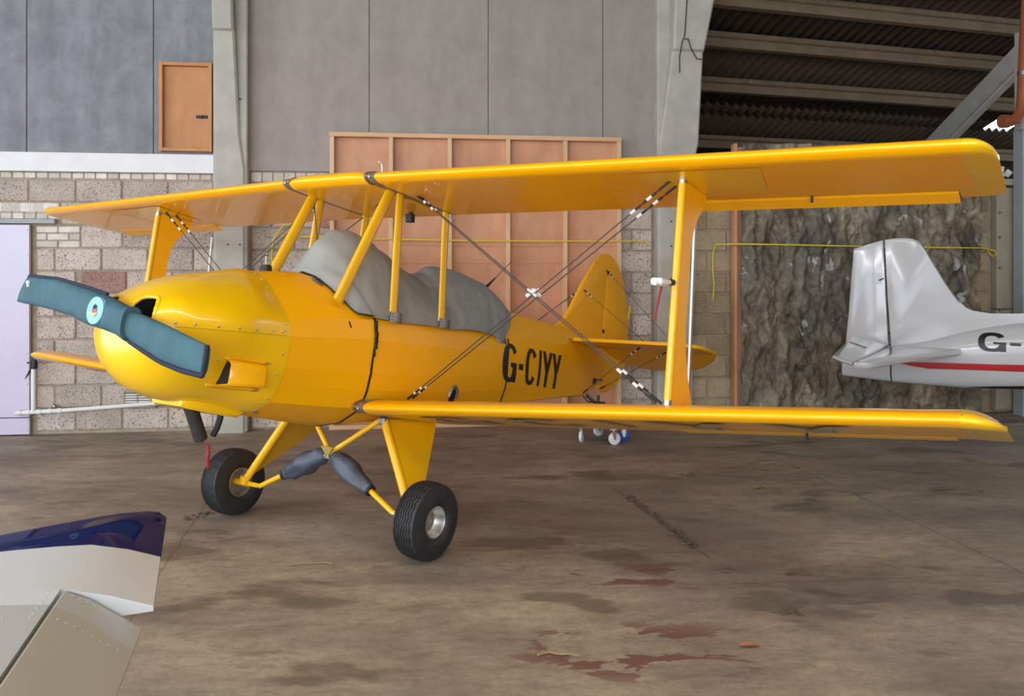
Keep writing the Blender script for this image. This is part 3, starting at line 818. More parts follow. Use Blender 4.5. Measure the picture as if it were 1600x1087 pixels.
# ---- cowling --------------------------------------------------
def zsplit(x): return 1.142 - 0.062*(x-0.835)
CX = [0.85, 1.11, 1.338, 1.45, 1.515, 1.555, 1.578, 1.59]
CTOP = [1.497, 1.441, 1.377, 1.319, 1.268, 1.228, 1.190, 1.15]
CBOT = [.703, .722, .746, .786, .838, .888, .948, 1.01]
CA = [.396, .392, .372, .343, .303, .260, .208, .13]
def cowl_r(x, a):
    """polar radius of the cowl section at x"""
    zc = zsplit(x); c, s_ = math.cos(a), math.sin(a)
    top = interp(x, CX, CTOP)-zc; bot = zc-interp(x, CX, CBOT); A = interp(x, CX, CA)
    n = 2.05 if s_ > 0 else 2.25
    h = top if s_ > 0 else bot
    r = (abs(c/A)**n + abs(s_/h)**n)**(-1/n)
    if x < 1.11:
        poly = [(y*1.008, (z-1.1)*1.006+1.1) for y, z in fus_ring(.86)]
        rp = r
        for i in range(len(poly)):
            (y0, z0), (y1, z1) = poly[i], poly[(i+1) % len(poly)]
            z0 -= zc; z1 -= zc
            den = c*(z1-z0) - s_*(y1-y0)
            if abs(den) < 1e-9: continue
            rr = (y0*(z1-z0) - z0*(y1-y0))/den
            px, pz = rr*c, rr*s_
            if rr > 0 and min(y0, y1)-1e-6 <= px <= max(y0, y1)+1e-6 and min(z0, z1)-1e-6 <= pz <= max(z0, z1)+1e-6: rp = rr
        t = (x-.85)/.26; t = t*t*(3-2*t)
        r = lerp(rp, r, max(0, min(1, t)))
    # rocker-box bulge on each cheek, and the crease under it
    aa = abs(math.degrees(math.atan2(s_, abs(c))))
    ang = math.degrees(math.atan2(s_, abs(c)))
    r += 0.026*math.exp(-((x-1.20)/.13)**2 - ((ang-6)/13)**2)
    r -= 0.016*math.exp(-((x-1.12 + (ang+26)*.006)/.10)**2 - ((ang+26)/8)**2)
    r += 0.018*math.exp(-((x-1.50)/.10)**2 - ((ang-26)/12)**2)
    return r
def cowl_pt(x, a):
    r = cowl_r(x, a); return (x, r*math.cos(a), zsplit(x)+r*math.sin(a))
cxs = [.845, .88, .93, .99, 1.05, 1.11, 1.17, 1.23, 1.29, 1.35, 1.405, 1.45, 1.487, 1.515, 1.54, 1.558, 1.572, 1.582, 1.59]
NA = 44
def half_cowl(name, a0, a1, mat, gap):
    m = MB(); rings = []
    for x in cxs:
        r = [cowl_pt(x, lerp(a0, a1, k/NA)) for k in range(NA+1)]
        zc = zsplit(x) + gap
        r[0] = (r[0][0], r[0][1], zc); r[-1] = (r[-1][0], r[-1][1], zc)
        for f in (.6, .2, -.2, -.6): r.append((x, -f*abs(r[0][1])*1.0, zc))
        rings.append([Bp(p) for p in r])
    m.loft(rings, True, True, True)
    return m.build(name, mat, biplane, 40)
ucowl = half_cowl('upper_cowl', 0, PI, M['gel'], .0008)
lcowl = half_cowl('lower_cowl', 0, -PI, M['gel'], -.0008)
# nose intakes cut into the upper half
def dshape(cy, hw, z0, z1):
    sg = 1 if cy > 0 else -1
    P = [(1.10, 0.0), (1.12, .25), (1.06, .50), (.95, .74), (.74, .92), (.42, 1.0), (-.30, 1.0), (-.66, .93), (-.88, .72), (-.96, .45), (-.92, .15), (-.78, 0.0)]
    return [(cy + sg*hw*u, lerp(z0, z1, v)) for u, v in P]
INT = {1: dshape(.138, .082, 1.098, 1.236), -1: dshape(-.138, .082, 1.098, 1.236)}
ucowl.data.materials.append(M['void'])
bpy.context.view_layer.update()
for sg in (1, -1):
    m = MB(); m.prism(INT[sg], lambda y, z: B(1.33, y*.86, z-.01), lambda y, z: B(1.80, y*1.06, z+.004))
    cut = m.build('cutter', M['void'], biplane, smooth=False)
    md = ucowl.modifiers.new('cut', 'BOOLEAN'); md.object = cut; md.solver = 'EXACT'; md.operation = 'DIFFERENCE'
    try: md.material_mode = 'TRANSFER'
    except Exception: pass
    bpy.context.view_layer.update()
    dg = bpy.context.evaluated_depsgraph_get()
    me = bpy.data.meshes.new_from_object(ucowl.evaluated_get(dg))
    ucowl.modifiers.clear(); ucowl.data = me
    bpy.data.objects.remove(cut)
ucowl.data.set_sharp_from_angle(angle=math.radians(40))
mats = [mm.name for mm in ucowl.data.materials]
bvh = None
def cowl_tree():
    V = []; F = []
    for x in cxs: V += [Vector(cowl_pt(x, 2*PI*k/96)) for k in range(96)]
    for i in range(len(cxs)-1):
        for k in range(96): F.append((i*96+k, i*96+(k+1) % 96, (i+1)*96+(k+1) % 96, (i+1)*96+k))
    F.append(tuple((len(cxs)-1)*96+k for k in range(96)))
    return BVHTree.FromPolygons(V, F)
bvh = cowl_tree()
for sg in (1, -1):
    pts = []
    for y, z in INT[sg]:
        h = bvh.ray_cast(Vector((2.5, y, z)), Vector((-1, 0, 0)))
        if h[0]: pts.append(B(h[0].x-.004, y, z))
    m = MB(); m.tube(pts + [pts[0]], .009, 8); m.build('intake_lip', M['gel'], ucowl)
def cowl_side(x, z):
    h = bvh.ray_cast(Vector((x, 1.5, z)), Vector((0, -1, 0))); return h[0], h[1]
scr = MB()
for x in (1.50, 1.42, 1.31, 1.20, 1.09, .975, .91): 
    p, n_ = cowl_side(x, zsplit(x)+.018)
    if p: scr.sphere(B(p.x, p.y+.001, p.z), .0075, 0, 8, 4)
for z in (1.20, 1.165, 1.04, .93, .80):
    p, n_ = cowl_side(.885, z); scr.sphere(B(p.x, p.y+.001, p.z), .0065, 0, 8, 4)
for a in (52, 64, 76, 90):
    p = cowl_pt(.885, math.radians(a)); scr.sphere(Bp(p), .0065, 0, 8, 4)
for x, z in ((1.262, .972), (.955, .985), (1.245, .845), (.99, .838), (.955, .842)):
    p, n_ = cowl_side(x, z)
    if p: scr.sphere(B(p.x, p.y+.001, p.z), .0075, 0, 8, 4)
stuff(scr.build('screws', M['alloy'], lcowl))
# square cheek scoop
def cy_(x, z): return cowl_side(x, z)[0].y
m = MB()
Ys = lambda x, z: cy_(x, z)
outer = lambda x: cy_(x, .972) + interp(x, [.98, 1.21], [.020, .044])
xa, xb = .978, 1.212
V = []
for x in (xa, xb):
    yo = outer(x)
    V += [B(x, Ys(x, .972)-.004, .982), B(x, yo-.010, .968), B(x, yo, .955), B(x, yo, .868), B(x, yo-.008, .856), B(x, Ys(x, .85)-.004, .845)]
V2 = []
F = []
for k in range(5): F.append((k, k+1, 6+k+1, 6+k))
F.append((0, 1, 2, 3, 4, 5))
m.add(V, F)
fl_ = MB()
for za, zb_ in ((.990, .976), (.850, .834)):
    rr = [[B(x, Ys(x, za)+.003, za), B(x, Ys(x, zb_)+.003, zb_)] for x in [lerp(1.255 if za < .9 else 1.225, .962, k/8) for k in range(9)]]
    fl_.loft(rr, False)
m.v = m.v; o_ = len(m.v); m.v += fl_.v; m.f += [tuple(i+o_ for i in f) for f in fl_.f]; m.m += fl_.m
sc_ = m.build('cheek_scoop', M['fabric2'], lcowl, 30)
sc_.modifiers.new('thick', 'SOLIDIFY').thickness = .003
m = MB(); x = 1.204; yo = outer(x)-.004
m.add([B(x, Ys(x, .97)-.002, .978), B(x, yo-.008, .965), B(x, yo, .953), B(x, yo, .870), B(x, yo-.006, .860), B(x, Ys(x, .85)-.002, .850)], [(0, 1, 2, 3, 4, 5)])
m.build('scoop_mouth', M['void'], sc_, smooth=False)
# chin duct
m = MB(); rings = []
for x, zt, zb, hw in ((1.255, .80, .735, .105), (1.250, .80, .722, .125), (1.22, .79, .714, .145), (1.12, .78, .702, .165), (1.0, .78, .690, .172), (.925, .78, .684, .17), (.895, .78, .700, .168), (.878, .78, .735, .16)):
    rings.append([B(x, hw, zt), B(x, hw, zb+.012), B(x, hw-.012, zb), B(x, -hw+.012, zb), B(x, -hw, zb+.012), B(x, -hw, zt)])
m.loft(rings, True, True, True); m.build('chin_duct', M['gel'], lcowl, 35)
m = MB(); m.tube([B(.86, .19, .735), B(.82, .19, .725)], .014, 8); m.build('fuel_drain', M['alloy'], lcowl)
# exhaust and breather hose
m = MB(); m.tube([B(1.16, .02, .78), B(1.10, .02, .69), B(1.02, .02, .555)], .036, 14, True)
ex = m.build('exhaust_pipe', M['exhaust'], biplane)
m = MB(); e = B(1.018, .02, .5525); m.disc_cyl(e, B(.08, 0, .135), .030, .004, 14); m.build('exhaust_mouth', M['void'], ex)
m = MB(); m.tube([B(.93, .03, .74), B(.925, .03, .67), B(.935, .03, .62), B(.955, .03, .575)], .017, 10); m.build('breather_hose', M['black'], biplane)
m = MB(); m.tube([B(1.56, -.015, 1.125), B(1.62, -.015, 1.130)], .055, 18); m.build('propeller_hub', M['steel'], biplane)

# ---- wings ----------------------------------------------------
AF_T = [0, .006, .025, .06, .12, .22, .34, .48, .62, .76, .88, .96, 1.0]
AF_U = [.040, .055, .072, .088, .103, .117, .1195, .111, .093, .066, .036, .013, .003]
AF_L = [.040, .028, .016, .008, .003, .0005, 0, 0, 0, 0, 0, 0, 0]
# round the nose properly
_T = [.06*(k/10)**2 for k in range(11)]
AF_U = [.040 + .205*math.sqrt(t)*(1 - 1.2*t) for t in _T] + AF_U[4:]
AF_L = [max(.0, .040 - .150*math.sqrt(t)) for t in _T] + AF_L[4:]
AF_T = _T + AF_T[4:]
def foil(xle, xte, z0, y, tmax=1.0, sag=1.0, hs=1.0, dz=0.0, tw=0.0):
    """closed loop of points; tmax cuts the section at a chord fraction"""
    c = xle - xte; up = []; lo = []
    ts = [t for t in AF_T if t < tmax-1e-4] + [tmax]
    for t in ts:
        u = interp(t, AF_T, AF_U); l = interp(t, AF_T, AF_L)
        z_ = z0 - tw*t
        k = sag if .12 < t < .95 else 1.0
        up.append(B(xle - c*t, y, z_ + c*(l + (u-l)*k)*hs + dz)); lo.append(B(xle - c*t, y, z_ + c*(l*hs + (1-k)*.02) + dz))
    return up[::-1] + lo[1:]
def make_wing(name, sg, y0, y1, le, te, zz, ail, capw, tw=0.0):
    """le, te, zz: functions of |y|; ail = (ya, yb, hinge fraction, droop)"""
    m = MB(); ya, yb, hf, droop = ail
    def ring(y, tm=1.0, sag=1.0): return foil(le(y), te(y), zz(y), sg*y, tm, sag, 1.0, 0.0, tw)
    n1 = max(2, int(round((ya-y0)/.30)))
    ys = []
    for i in range(n1+1):
        ys.append((lerp(y0, ya, i/n1), 1.0))
        if i < n1: ys.append((lerp(y0, ya, (i+.5)/n1), .965))
    m.loft([ring(y, 1.0, s) for y, s in ys], True, True, True)
    n2 = max(2, int(round((yb-ya)/.30))); ys = []
    for i in range(n2+1):
        ys.append((lerp(ya, yb, i/n2), 1.0))
        if i < n2: ys.append((lerp(ya, yb, (i+.5)/n2), .97))
    m.loft([ring(y, hf, s) for y, s in ys], True, True, True)
    m.loft([ring(y) for y in (yb, y1)], True, True, True)
    wing = m.build(name, M['fabric'], biplane, 30)
    # aileron
    a = MB(); rings = []
    for i in range(n2*2+1):
        y = lerp(ya+.006, yb-.006, i/(n2*2)); c = le(y)-te(y)
        xh = le(y) - c*(hf+.012); th_ = c*interp(hf+.012, AF_T, AF_U)
        ac = (xh - te(y))*1.12 ; k = 1.0 if i % 2 == 0 else .94
        ca, sa = math.cos(droop), math.sin(droop)
        pr = [(0, th_*.55), (.02, th_*.98), (.30*ac, th_*.66*k), (.7*ac, th_*.3*k), (ac, .004), (ac, 0), (.6*ac, .0), (.2*ac, 0), (.02, 0), (.0, th_*.3)]
        rings.append([B(xh - (p*ca + (q)*sa*0 ) + q*0*sa - 0, sg*y, zz(y) - tw*hf - p*sa + q*ca) for p, q in pr])
    a.loft(rings, True, True, True); ail_o = a.build('aileron', M['fabric'], wing, 30)
    # control horn under the aileron
    h = MB(); y = lerp(ya, yb, .5); c = le(y)-te(y); x = le(y)-c*(hf+.0)
    h.box((0, 0, 0), (.03, .008, .035), 0, Matrix.Translation(B(x, sg*y, zz(y)-tw*hf-.015))); h.build('hinge_horn', M['black'], ail_o)
    # moulded tip
    t = MB(); rings = []
    for i in range(9):
        q = i/8; hs = math.sqrt(max(0.0, 1-q*q)); y = y1 + capw*q
        lx = le(y1) - .20*(1-math.sqrt(max(0, 1-q**3.2))); tx = te(y1) + .045*q**3
        hs = max(hs, .03)
        rings.append([B(p[0], p[1], p[2]) for p in capring(lx, tx, zz(y1), sg*y, hs, tw)])
    t.loft(rings, True, False, True)
    t.build('wing_tip', M['gel'], wing, 40)
    r = MB()
    for k in range(9):
        f = lerp(.16, .97, k/8); c = le(y1)-te(y1)
        r.sphere(B(le(y1)-c*f, sg*(y1+.006), zz(y1)-tw*f-.001), .004, 0, 6, 4)
    for f in (.02, .3, .6): 
        c = le(y1)-te(y1); r.sphere(B(le(y1)-c*f, sg*(y1+.006), zz(y1)+c*interp(f, AF_T, AF_U)), .005, 0, 6, 4)
    stuff(r.build('tip_screws', M['steel'], wing))
    return wing
def capring(lx, tx, z00, y, hs, tw=0.0):
    c = lx-tx; up = []; lo = []
    for t in AF_T:
        z0 = z00 - tw*t
        u = interp(t, AF_T, AF_U); l = interp(t, AF_T, AF_L)
        base = .012*(1-hs)
        up.append((lx-c*t, y, z0 + base*c + c*(l + (u-l)*hs) )); lo.append((lx-c*t, y, z0 + base*c + c*l*hs))
    return up[::-1] + lo[1:]

UR, US = 0.39, 3.50       # root and tip seam stations
wings = {}
for sg in (1, -1):
    zt = 2.137 if sg > 0 else 2.108
    ule = lambda y: .378 - .055*(y-UR)
    ute = lambda y: -.455 - .030*(y-UR)
    uz = lambda y, zt=zt: lerp(2.128, zt, (y-UR)/(US-UR))
    wings['u', sg] = make_wing('upper_wing', sg, UR, US, ule, ute, uz, (2.06, 3.43, .845, math.radians(13)), .125)
    zl = 1.000 if sg > 0 else .878
    lle = lambda y: .243 - .055*(y-.42)
    lte = lambda y: -.590 - .030*(y-.42)
    lz = lambda y, zl=zl: lerp(.765, zl, (y-.42)/(US-.42))
    wings['l', sg] = make_wing('lower_wing', sg, .42, US, lle, lte, lz, (2.06, 3.43, .845, math.radians(6)), .16, .028)
    # bare grey root ribs with leather strap and pin
    for key, le_, te_, z_, y0, dy in (('u', ule, ute, uz, UR, -.012), ('l', lle, lte, lz, .42, -.012)):
        r = MB()
        for yy0, yy1, gr in ((y0-.052, y0-.002, .004),):
            rr = []
            for y in (yy0, yy1):
                L = foil(le_(y0)+.006, te_(y0)+.03, z_(y0), sg*y, 1.0, 1.0, 1.02, 0.0, .028 if key == 'l' else 0.0)
                rr.append(L)
            r.loft(rr, True, True, True)
        rib = r.build('root_rib', M['greyrib'], wings[key, sg], 30)
        s_ = MB(); rr = []
        for y in (y0-.058-.016, y0-.058):
            rr.append(foil(le_(y0)+.011, te_(y0), z_(y0)-.004, sg*y, .10, 1.0, 1.10))
        s_.loft(rr, True, True, True); s_.build('leather_strap', M['leather'], wings[key, sg], 30)
        p = MB(); c0 = B(le_(y0)-.0, sg*(y0-.03), z_(y0)+.03); p.tube([B(le_(y0)+.010, sg*(y0-.07), z_(y0)+.035), B(le_(y0)+.010, sg*(y0-.015), z_(y0)+.035)], .007, 8)
        p.sphere(B(le_(y0)+.006, sg*(y0-.028), z_(y0)+.028), .012, 0, 8, 5)
        p.build('latch_pin', M['alloy'], wings[key, sg])
    # plywood inspection patch round the strut fitting
    pch = MB()
    pch.add([B(x, sg*y, uz(y)-.0022) for x, y in ((.19, 1.96), (.15, 2.64), (-.30, 2.55), (-.30, 2.06), )], [(0, 1, 2, 3)])
    pch.build('inspection_patch', M['gel'], wings['u', sg], smooth=False)
    r = MB()
    for x, y in ((.18, 1.98), (.175, 2.2), (.165, 2.42), (.15, 2.62), (.02, 2.60), (-.12, 2.575), (-.28, 2.54), (.04, 2.0), (-.12, 2.03), (-.28, 2.08)): r.sphere(B(x, sg*y, uz(y)-.003), .004, 0, 6, 4)
    stuff(r.build('patch_screws', M['steel'], wings['u', sg]))
    # big letters under the lower wing
    for ch, y0, y1_ in (('G', .62, 1.02), ('C', 1.22, 1.62), ('I', 1.72, 1.98), ('Y', 2.08, 2.54), ('Y', 2.64, 3.10)):
        g = MB()
        for q in glyph(ch, .26, .16):
            g.add([B(lerp(-.42, .08, v), sg*lerp(y0, y1_, u), lz(lerp(y0, y1_, u))-.028*lerp(.80, .20, v)-.004) for u, v in q], [(0, 1, 2, 3)])
        g.build('wing_letter', M['greymark'], wings['l', sg], smooth=False)

# centre section (tank) between the upper panels
m = MB(); rings = []
for i in range(13):
    y = lerp(-.322, .322, i/12); e = abs(y)/.322
    f = 1 - max(0, (e-.55)/.45)**2*.10
    rings.append(foil(.402-.02*(1-f)*8, -.43, 2.118+.004*(1-f), y, 1.0, 1.0, 1.24*f))
m.loft(rings, True, True, True); cs = m.build('centre_section', M['fabric2'], biplane, 35)
m = MB(); c0 = B(.05, .16, 2.22); m.tube([c0, c0+Vector((0, 0, .10)), c0+Vector((.004, 0, .125)), c0+Vector((.03, 0, .135))], .0055, 8); m.build('tank_breather', M['white'], cs)
m = MB(); m.box(B(-.30, .13, 2.075), (.05, .05, .06), 0, None, .006); m.tube([B(-.30, .13, 2.13), B(-.30, .13, 2.07)], .012, 8); m.build('fuel_tap', M['black'], cs)

# ---- cabane and interplane struts ------------------------------
def strut(name, a, b, r=.040, flat=.42, mat='yellow', n=14):
    m = MB(); A_, B_ = Bp(a), Bp(b); m.tube([A_, B_], r, n, True, 0, None, flat, Vector((1, 0, .2)))
    return m.build(name, M[mat], biplane, 60)
for sg in (1, -1):
    strut('cabane_strut', (.479, sg*.335, 1.385), (.150, sg*.335, 2.135), .040)
    strut('cabane_strut', (.052, sg*.394, 1.368), (.075, sg*.348, 2.130), .034)
    strut('cabane_strut', (-.436, sg*.392, 1.402), (-.388, sg*.360, 2.140), .034)
    # one-piece interplane strut
    zb, zt = (.985, 2.13) if sg > 0 else (.93, 2.11)
    k = (zt-zb)
    P = [(.018, zt), (0.0, zb), (-.302, zb), (-.205, zb+.165), (-.170, zb+.26), (-.135, zb+.40), (-.130, zt-.32), (-.150, zt-.23), (-.185, zt-.165), (-.290, zt-.045), (-.300, zt)]
    m = MB(); yc = 2.20
    def so(d):
        return lambda x, z: B(x, sg*(yc + d), z)
    m.prism(P, so(-.013), so(.013)); 
    st = m.build('interplane_strut', M['fabric_body'], biplane, 30)
    m = MB(); m.tube([B(.018, sg*yc, zt-.012), B(0, sg*yc, zb+.02)], .021, 12); m.build('leading_tube', M['yellow'], st)
    m = MB(); m.tube([B(.0185, sg*yc, zt+.004), B(.0178, sg*yc, zt-.014)], .023, 12); m.build('end_collar', M['alloy'], st)
    m = MB(); m.tube([B(0, sg*yc, zb+.022), B(0, sg*yc, zb-.01)], .022, 12); m.build('end_collar', M['alloy'], st)
    m = MB(); m.tube([B(-.44, sg*2.10, 2.02), B(-.53, sg*2.10, .93)], .011, 10); m.build('aileron_rod', M['alloy'], biplane)
    # brackets at the rear cabane tops
    m = MB(); m.box((0, 0, 0), (.02, .012, .06), 0, Matrix.Translation(B(-.43, sg*.385, 2.12))); m.build('bracket', M['steel'], biplane)

# ---- rigging ---------------------------------------------------
def wire(pts, r=.0036, name='rigging_wire', mat='cable'):
    m = MB(); m.tube([p if isinstance(p, Vector) else Bp(p) for p in pts], r, 6); return m.build(name, M[mat], biplane, 80)
def along(a, b, t): return tuple(lerp(p, q, t) for p, q in zip(a, b))
def fitted(a, b, ea=.12, eb=.12, r=.0036):
    """a cable with turnbuckle ends"""
    wo = wire([a, b], r)
    L = (Bp(b)-Bp(a)).length
    for on, s_, e_ in ((ea, a, b), (eb, b, a)):
        if not on: continue
        m = MB(); k = on/.12/L*1.2
        prof = ((0, .007), (.030, .0075), (.031, .004), (.040, .004), (.041, .0075), (.075, .0075), (.076, .004), (.085, .004), (.086, .0065), (.115, .0065))
        m.tube([Bp(along(s_, e_, t*k)) for t, r_ in prof], [r_ for t, r_ in prof], 8); m.build('turnbuckle', M['black'], wo)
        if k*L > .6:
            for t in (.052, .10):
                m = MB(); m.tube([Bp(along(s_, e_, t*k)), Bp(along(s_, e_, (t+.014)*k))], .0088, 8); m.build('cable_tag', M['white'], wo)
    return wo
for sg in (1, -1):
    zb = .99 if sg > 0 else .935
    fitted((-.155, sg*.42, .876), (.018, sg*2.129, 2.133), .12, .24)
    fitted((-.200, sg*.42, .884), (-.074, sg*2.128, 2.133), .12, .24)
    fitted((.020, sg*.430, 2.140), (-.02, sg*2.13, zb), .16, .24)
    fitted((-.012, sg*.430, 2.140), (-.09, sg*2.13, zb), .16, .24)
    c = B(-.045, sg*1.318, 1.540)
    for du in (.012, -.030):
        for ra in (32, -32):
            m = MB(); m.box(c+Vector((du-(.01 if ra < 0 else 0), 0, 0)), (.018, .075, .020), 0, None, .004, Matrix.Rotation(sg*math.radians(ra), 3, 'X')); m.build('wire_spreader', M['white'], biplane)
for a, b in (((-.385, -.36, 2.13), (.47, -.31, 1.43)), ((.145, -.335, 2.11), (.10, -.22, 1.56)), ((-.36, .33, 2.13), (-.30, .2, 2.13))): 
    if a[1] < 0: wire([a, b], .0035)
wire([(.15, .33, 2.11), (-.36, -.34, 2.125)], .003)

# ---- tail ------------------------------------------------------
HX = -3.50
def plate(outline, f, th, mat, name, parent, edge=.35):
    """thin rounded panel: outline of (p, q) points; f(p, q, t) -> B point, t across the thickness"""
    c = (sum(p for p, q in outline)/len(outline), sum(q for p, q in outline)/len(outline))
    def shrink(k): return [(c[0] + (p-c[0])*k, c[1] + (q-c[1])*k) for p, q in outline]
    m = MB(); rings = []
    for k, t in ((.90, -1), (.985, -.75), (1.0, 0), (.985, .75), (.90, 1)): rings.append([f(p, q, t*th/2) for p, q in shrink(k)])
    m.loft(rings, True, True, True)
    return m.build(name, mat, parent, 40)
fin_o = [(-2.56, 1.64), (-2.66, 1.685), (-2.74, 1.75), (-2.82, 1.85), (-3.00, 2.10), (-3.22, 2.358), (-3.495, 2.345), (-3.495, 1.60), (-2.9, 1.60)]
side = lambda p, q, t: B(p, t, q)
fin = plate(fin_o, side, .035, M['fabric_body'], 'fin', biplane)
rud_o = [(-3.505, 2.352), (-3.235, 2.368), (-3.30, 2.435), (-3.40, 2.478), (-3.52, 2.490), (-3.62, 2.475), (-3.73, 2.42), (-3.82, 2.33), (-3.93, 2.18), (-4.02, 2.0), (-4.075, 1.80), (-4.10, 1.60), (-4.09, 1.46), (-4.03, 1.35), (-3.93, 1.25), (-3.80, 1.17), (-3.66, 1.13), (-3.57, 1.13), (-3.513, 1.17), (-3.508, 1.8)]
m = MB(); rings = []
rudder = plate(rud_o, side, .030, M['fabric_body'], 'rudder', biplane)
m = MB(); m.box((0, 0, 0), (.035, .008, .27), 0, BW.inverted() @ BW @ Matrix.Translation(B(-4.075, 0, 1.93)) @ Matrix.Rotation(-TH, 4, 'Y') @ Matrix.Rotation(math.radians(-14), 4, 'Y'), .003); m.build('trim_tab', M['lemon'], rudder)
for z in (2.30, 1.72, 1.40):
    m = MB(); m.box(B(-3.50, .018, z), (.014, .02, .035)); m.build('hinge', M['black'], rudder)
for sg in (1, -1):
    so = [(-2.66, .08), (-2.66, .6), (-2.665, 1.09), (-2.70, 1.20), (-2.80, 1.275), (-3.0, 1.285), (-3.29, 1.25), (-3.29, .08)]
    stab = plate([(p, sg*q) for p, q in so], lambda p, q, t: B(p, q, 1.545 + t), .036, M['fabric_body'], 'tailplane', biplane)
    eo = [(-3.305, .10), (-3.305, 1.245), (-3.42, 1.205), (-3.55, 1.13), (-3.70, 1.02), (-3.82, .90), (-3.91, .76), (-3.96, .60), (-3.97, .40), (-3.93, .25), (-3.82, .14), (-3.60, .09)]
    if sg < 0: eo = [(max(p_, -3.81), q_) for p_, q_ in eo]
    elev = plate([(p, sg*q) for p, q in eo], lambda p, q, t: B(p, q, 1.545 + t + (p+3.30)*.20), .028, M['fabric_body'], 'elevator', biplane)
    # bracing
    fitted((-3.03, sg*.018, 2.05), (-3.02, sg*.72, 1.56), .10, .06, .0028)
    fitted((-3.46, sg*.018, 2.32), (-3.30, sg*.90, 1.56), .10, .06, .0028)
    fitted((-2.90, sg*.70, 1.53), (-3.06, sg*.09, 1.09), .10, .06, .0028)
    fitted((-3.29, sg*.78, 1.53), (-3.50, sg*.04, 1.16), .10, .06, .0028)
    m = MB(); m.box((0, 0, 0), (.03, .05, .016), 0, Matrix.Translation(B(-2.66, sg*.13, 1.545))); m.build('stabiliser_fitting', M['steel'], biplane)
# tail wheel and springs
tw = empty('tail_wheel', (0, 0, 0), 0, biplane)
m = MB(); m.tube([B(-3.30, 0, 1.085), B(-3.45, 0, 1.035), B(-3.57, 0, 1.0)], [.02, .018, .016], 8, True, 0, None, .6); m.build('leaf_spring', M['steel'], tw)
m = MB(); m.tube([B(-3.55, 0, 1.10), B(-3.56, 0, .93)], .016, 8); m.tube([B(-3.55, -.08, 1.03), B(-3.55, .08, 1.03)], .010, 6); m.tube([B(-3.20, .02, 1.07), B(-3.28, .03, 1.02), B(-3.52, .05, 1.03)], .006, 6); m.box(B(-3.555, 0, .99), (.06, .09, .05), 0, None, .008); m.build('steering_pivot', M['cable'], tw)
c = B(-3.50, 0, .934); m = MB()
m.tube([c+Vector((0, -.022, 0)), c+Vector((0, .022, 0))], .075, 18); m.build('small_tyre', M['tyre'], tw)
m = MB()
for s2 in (-.03, .03): m.tube([c+Vector((0, s2, 0)), B(-3.555, 0, 1.0)+Vector((0, s2, 0))], .010, 6)
m.build('fork', M['steel'], tw)
m = MB(); m.tube([B(-3.30, .06, 1.22), B(-3.30, .08, 1.22)], .03, 12, True, 0, None, 1.0); m.tube([B(-3.30, .07, 1.24), B(-3.50, .06, 1.24)], .005, 6); m.build('rudder_horn', M['cable'], biplane)

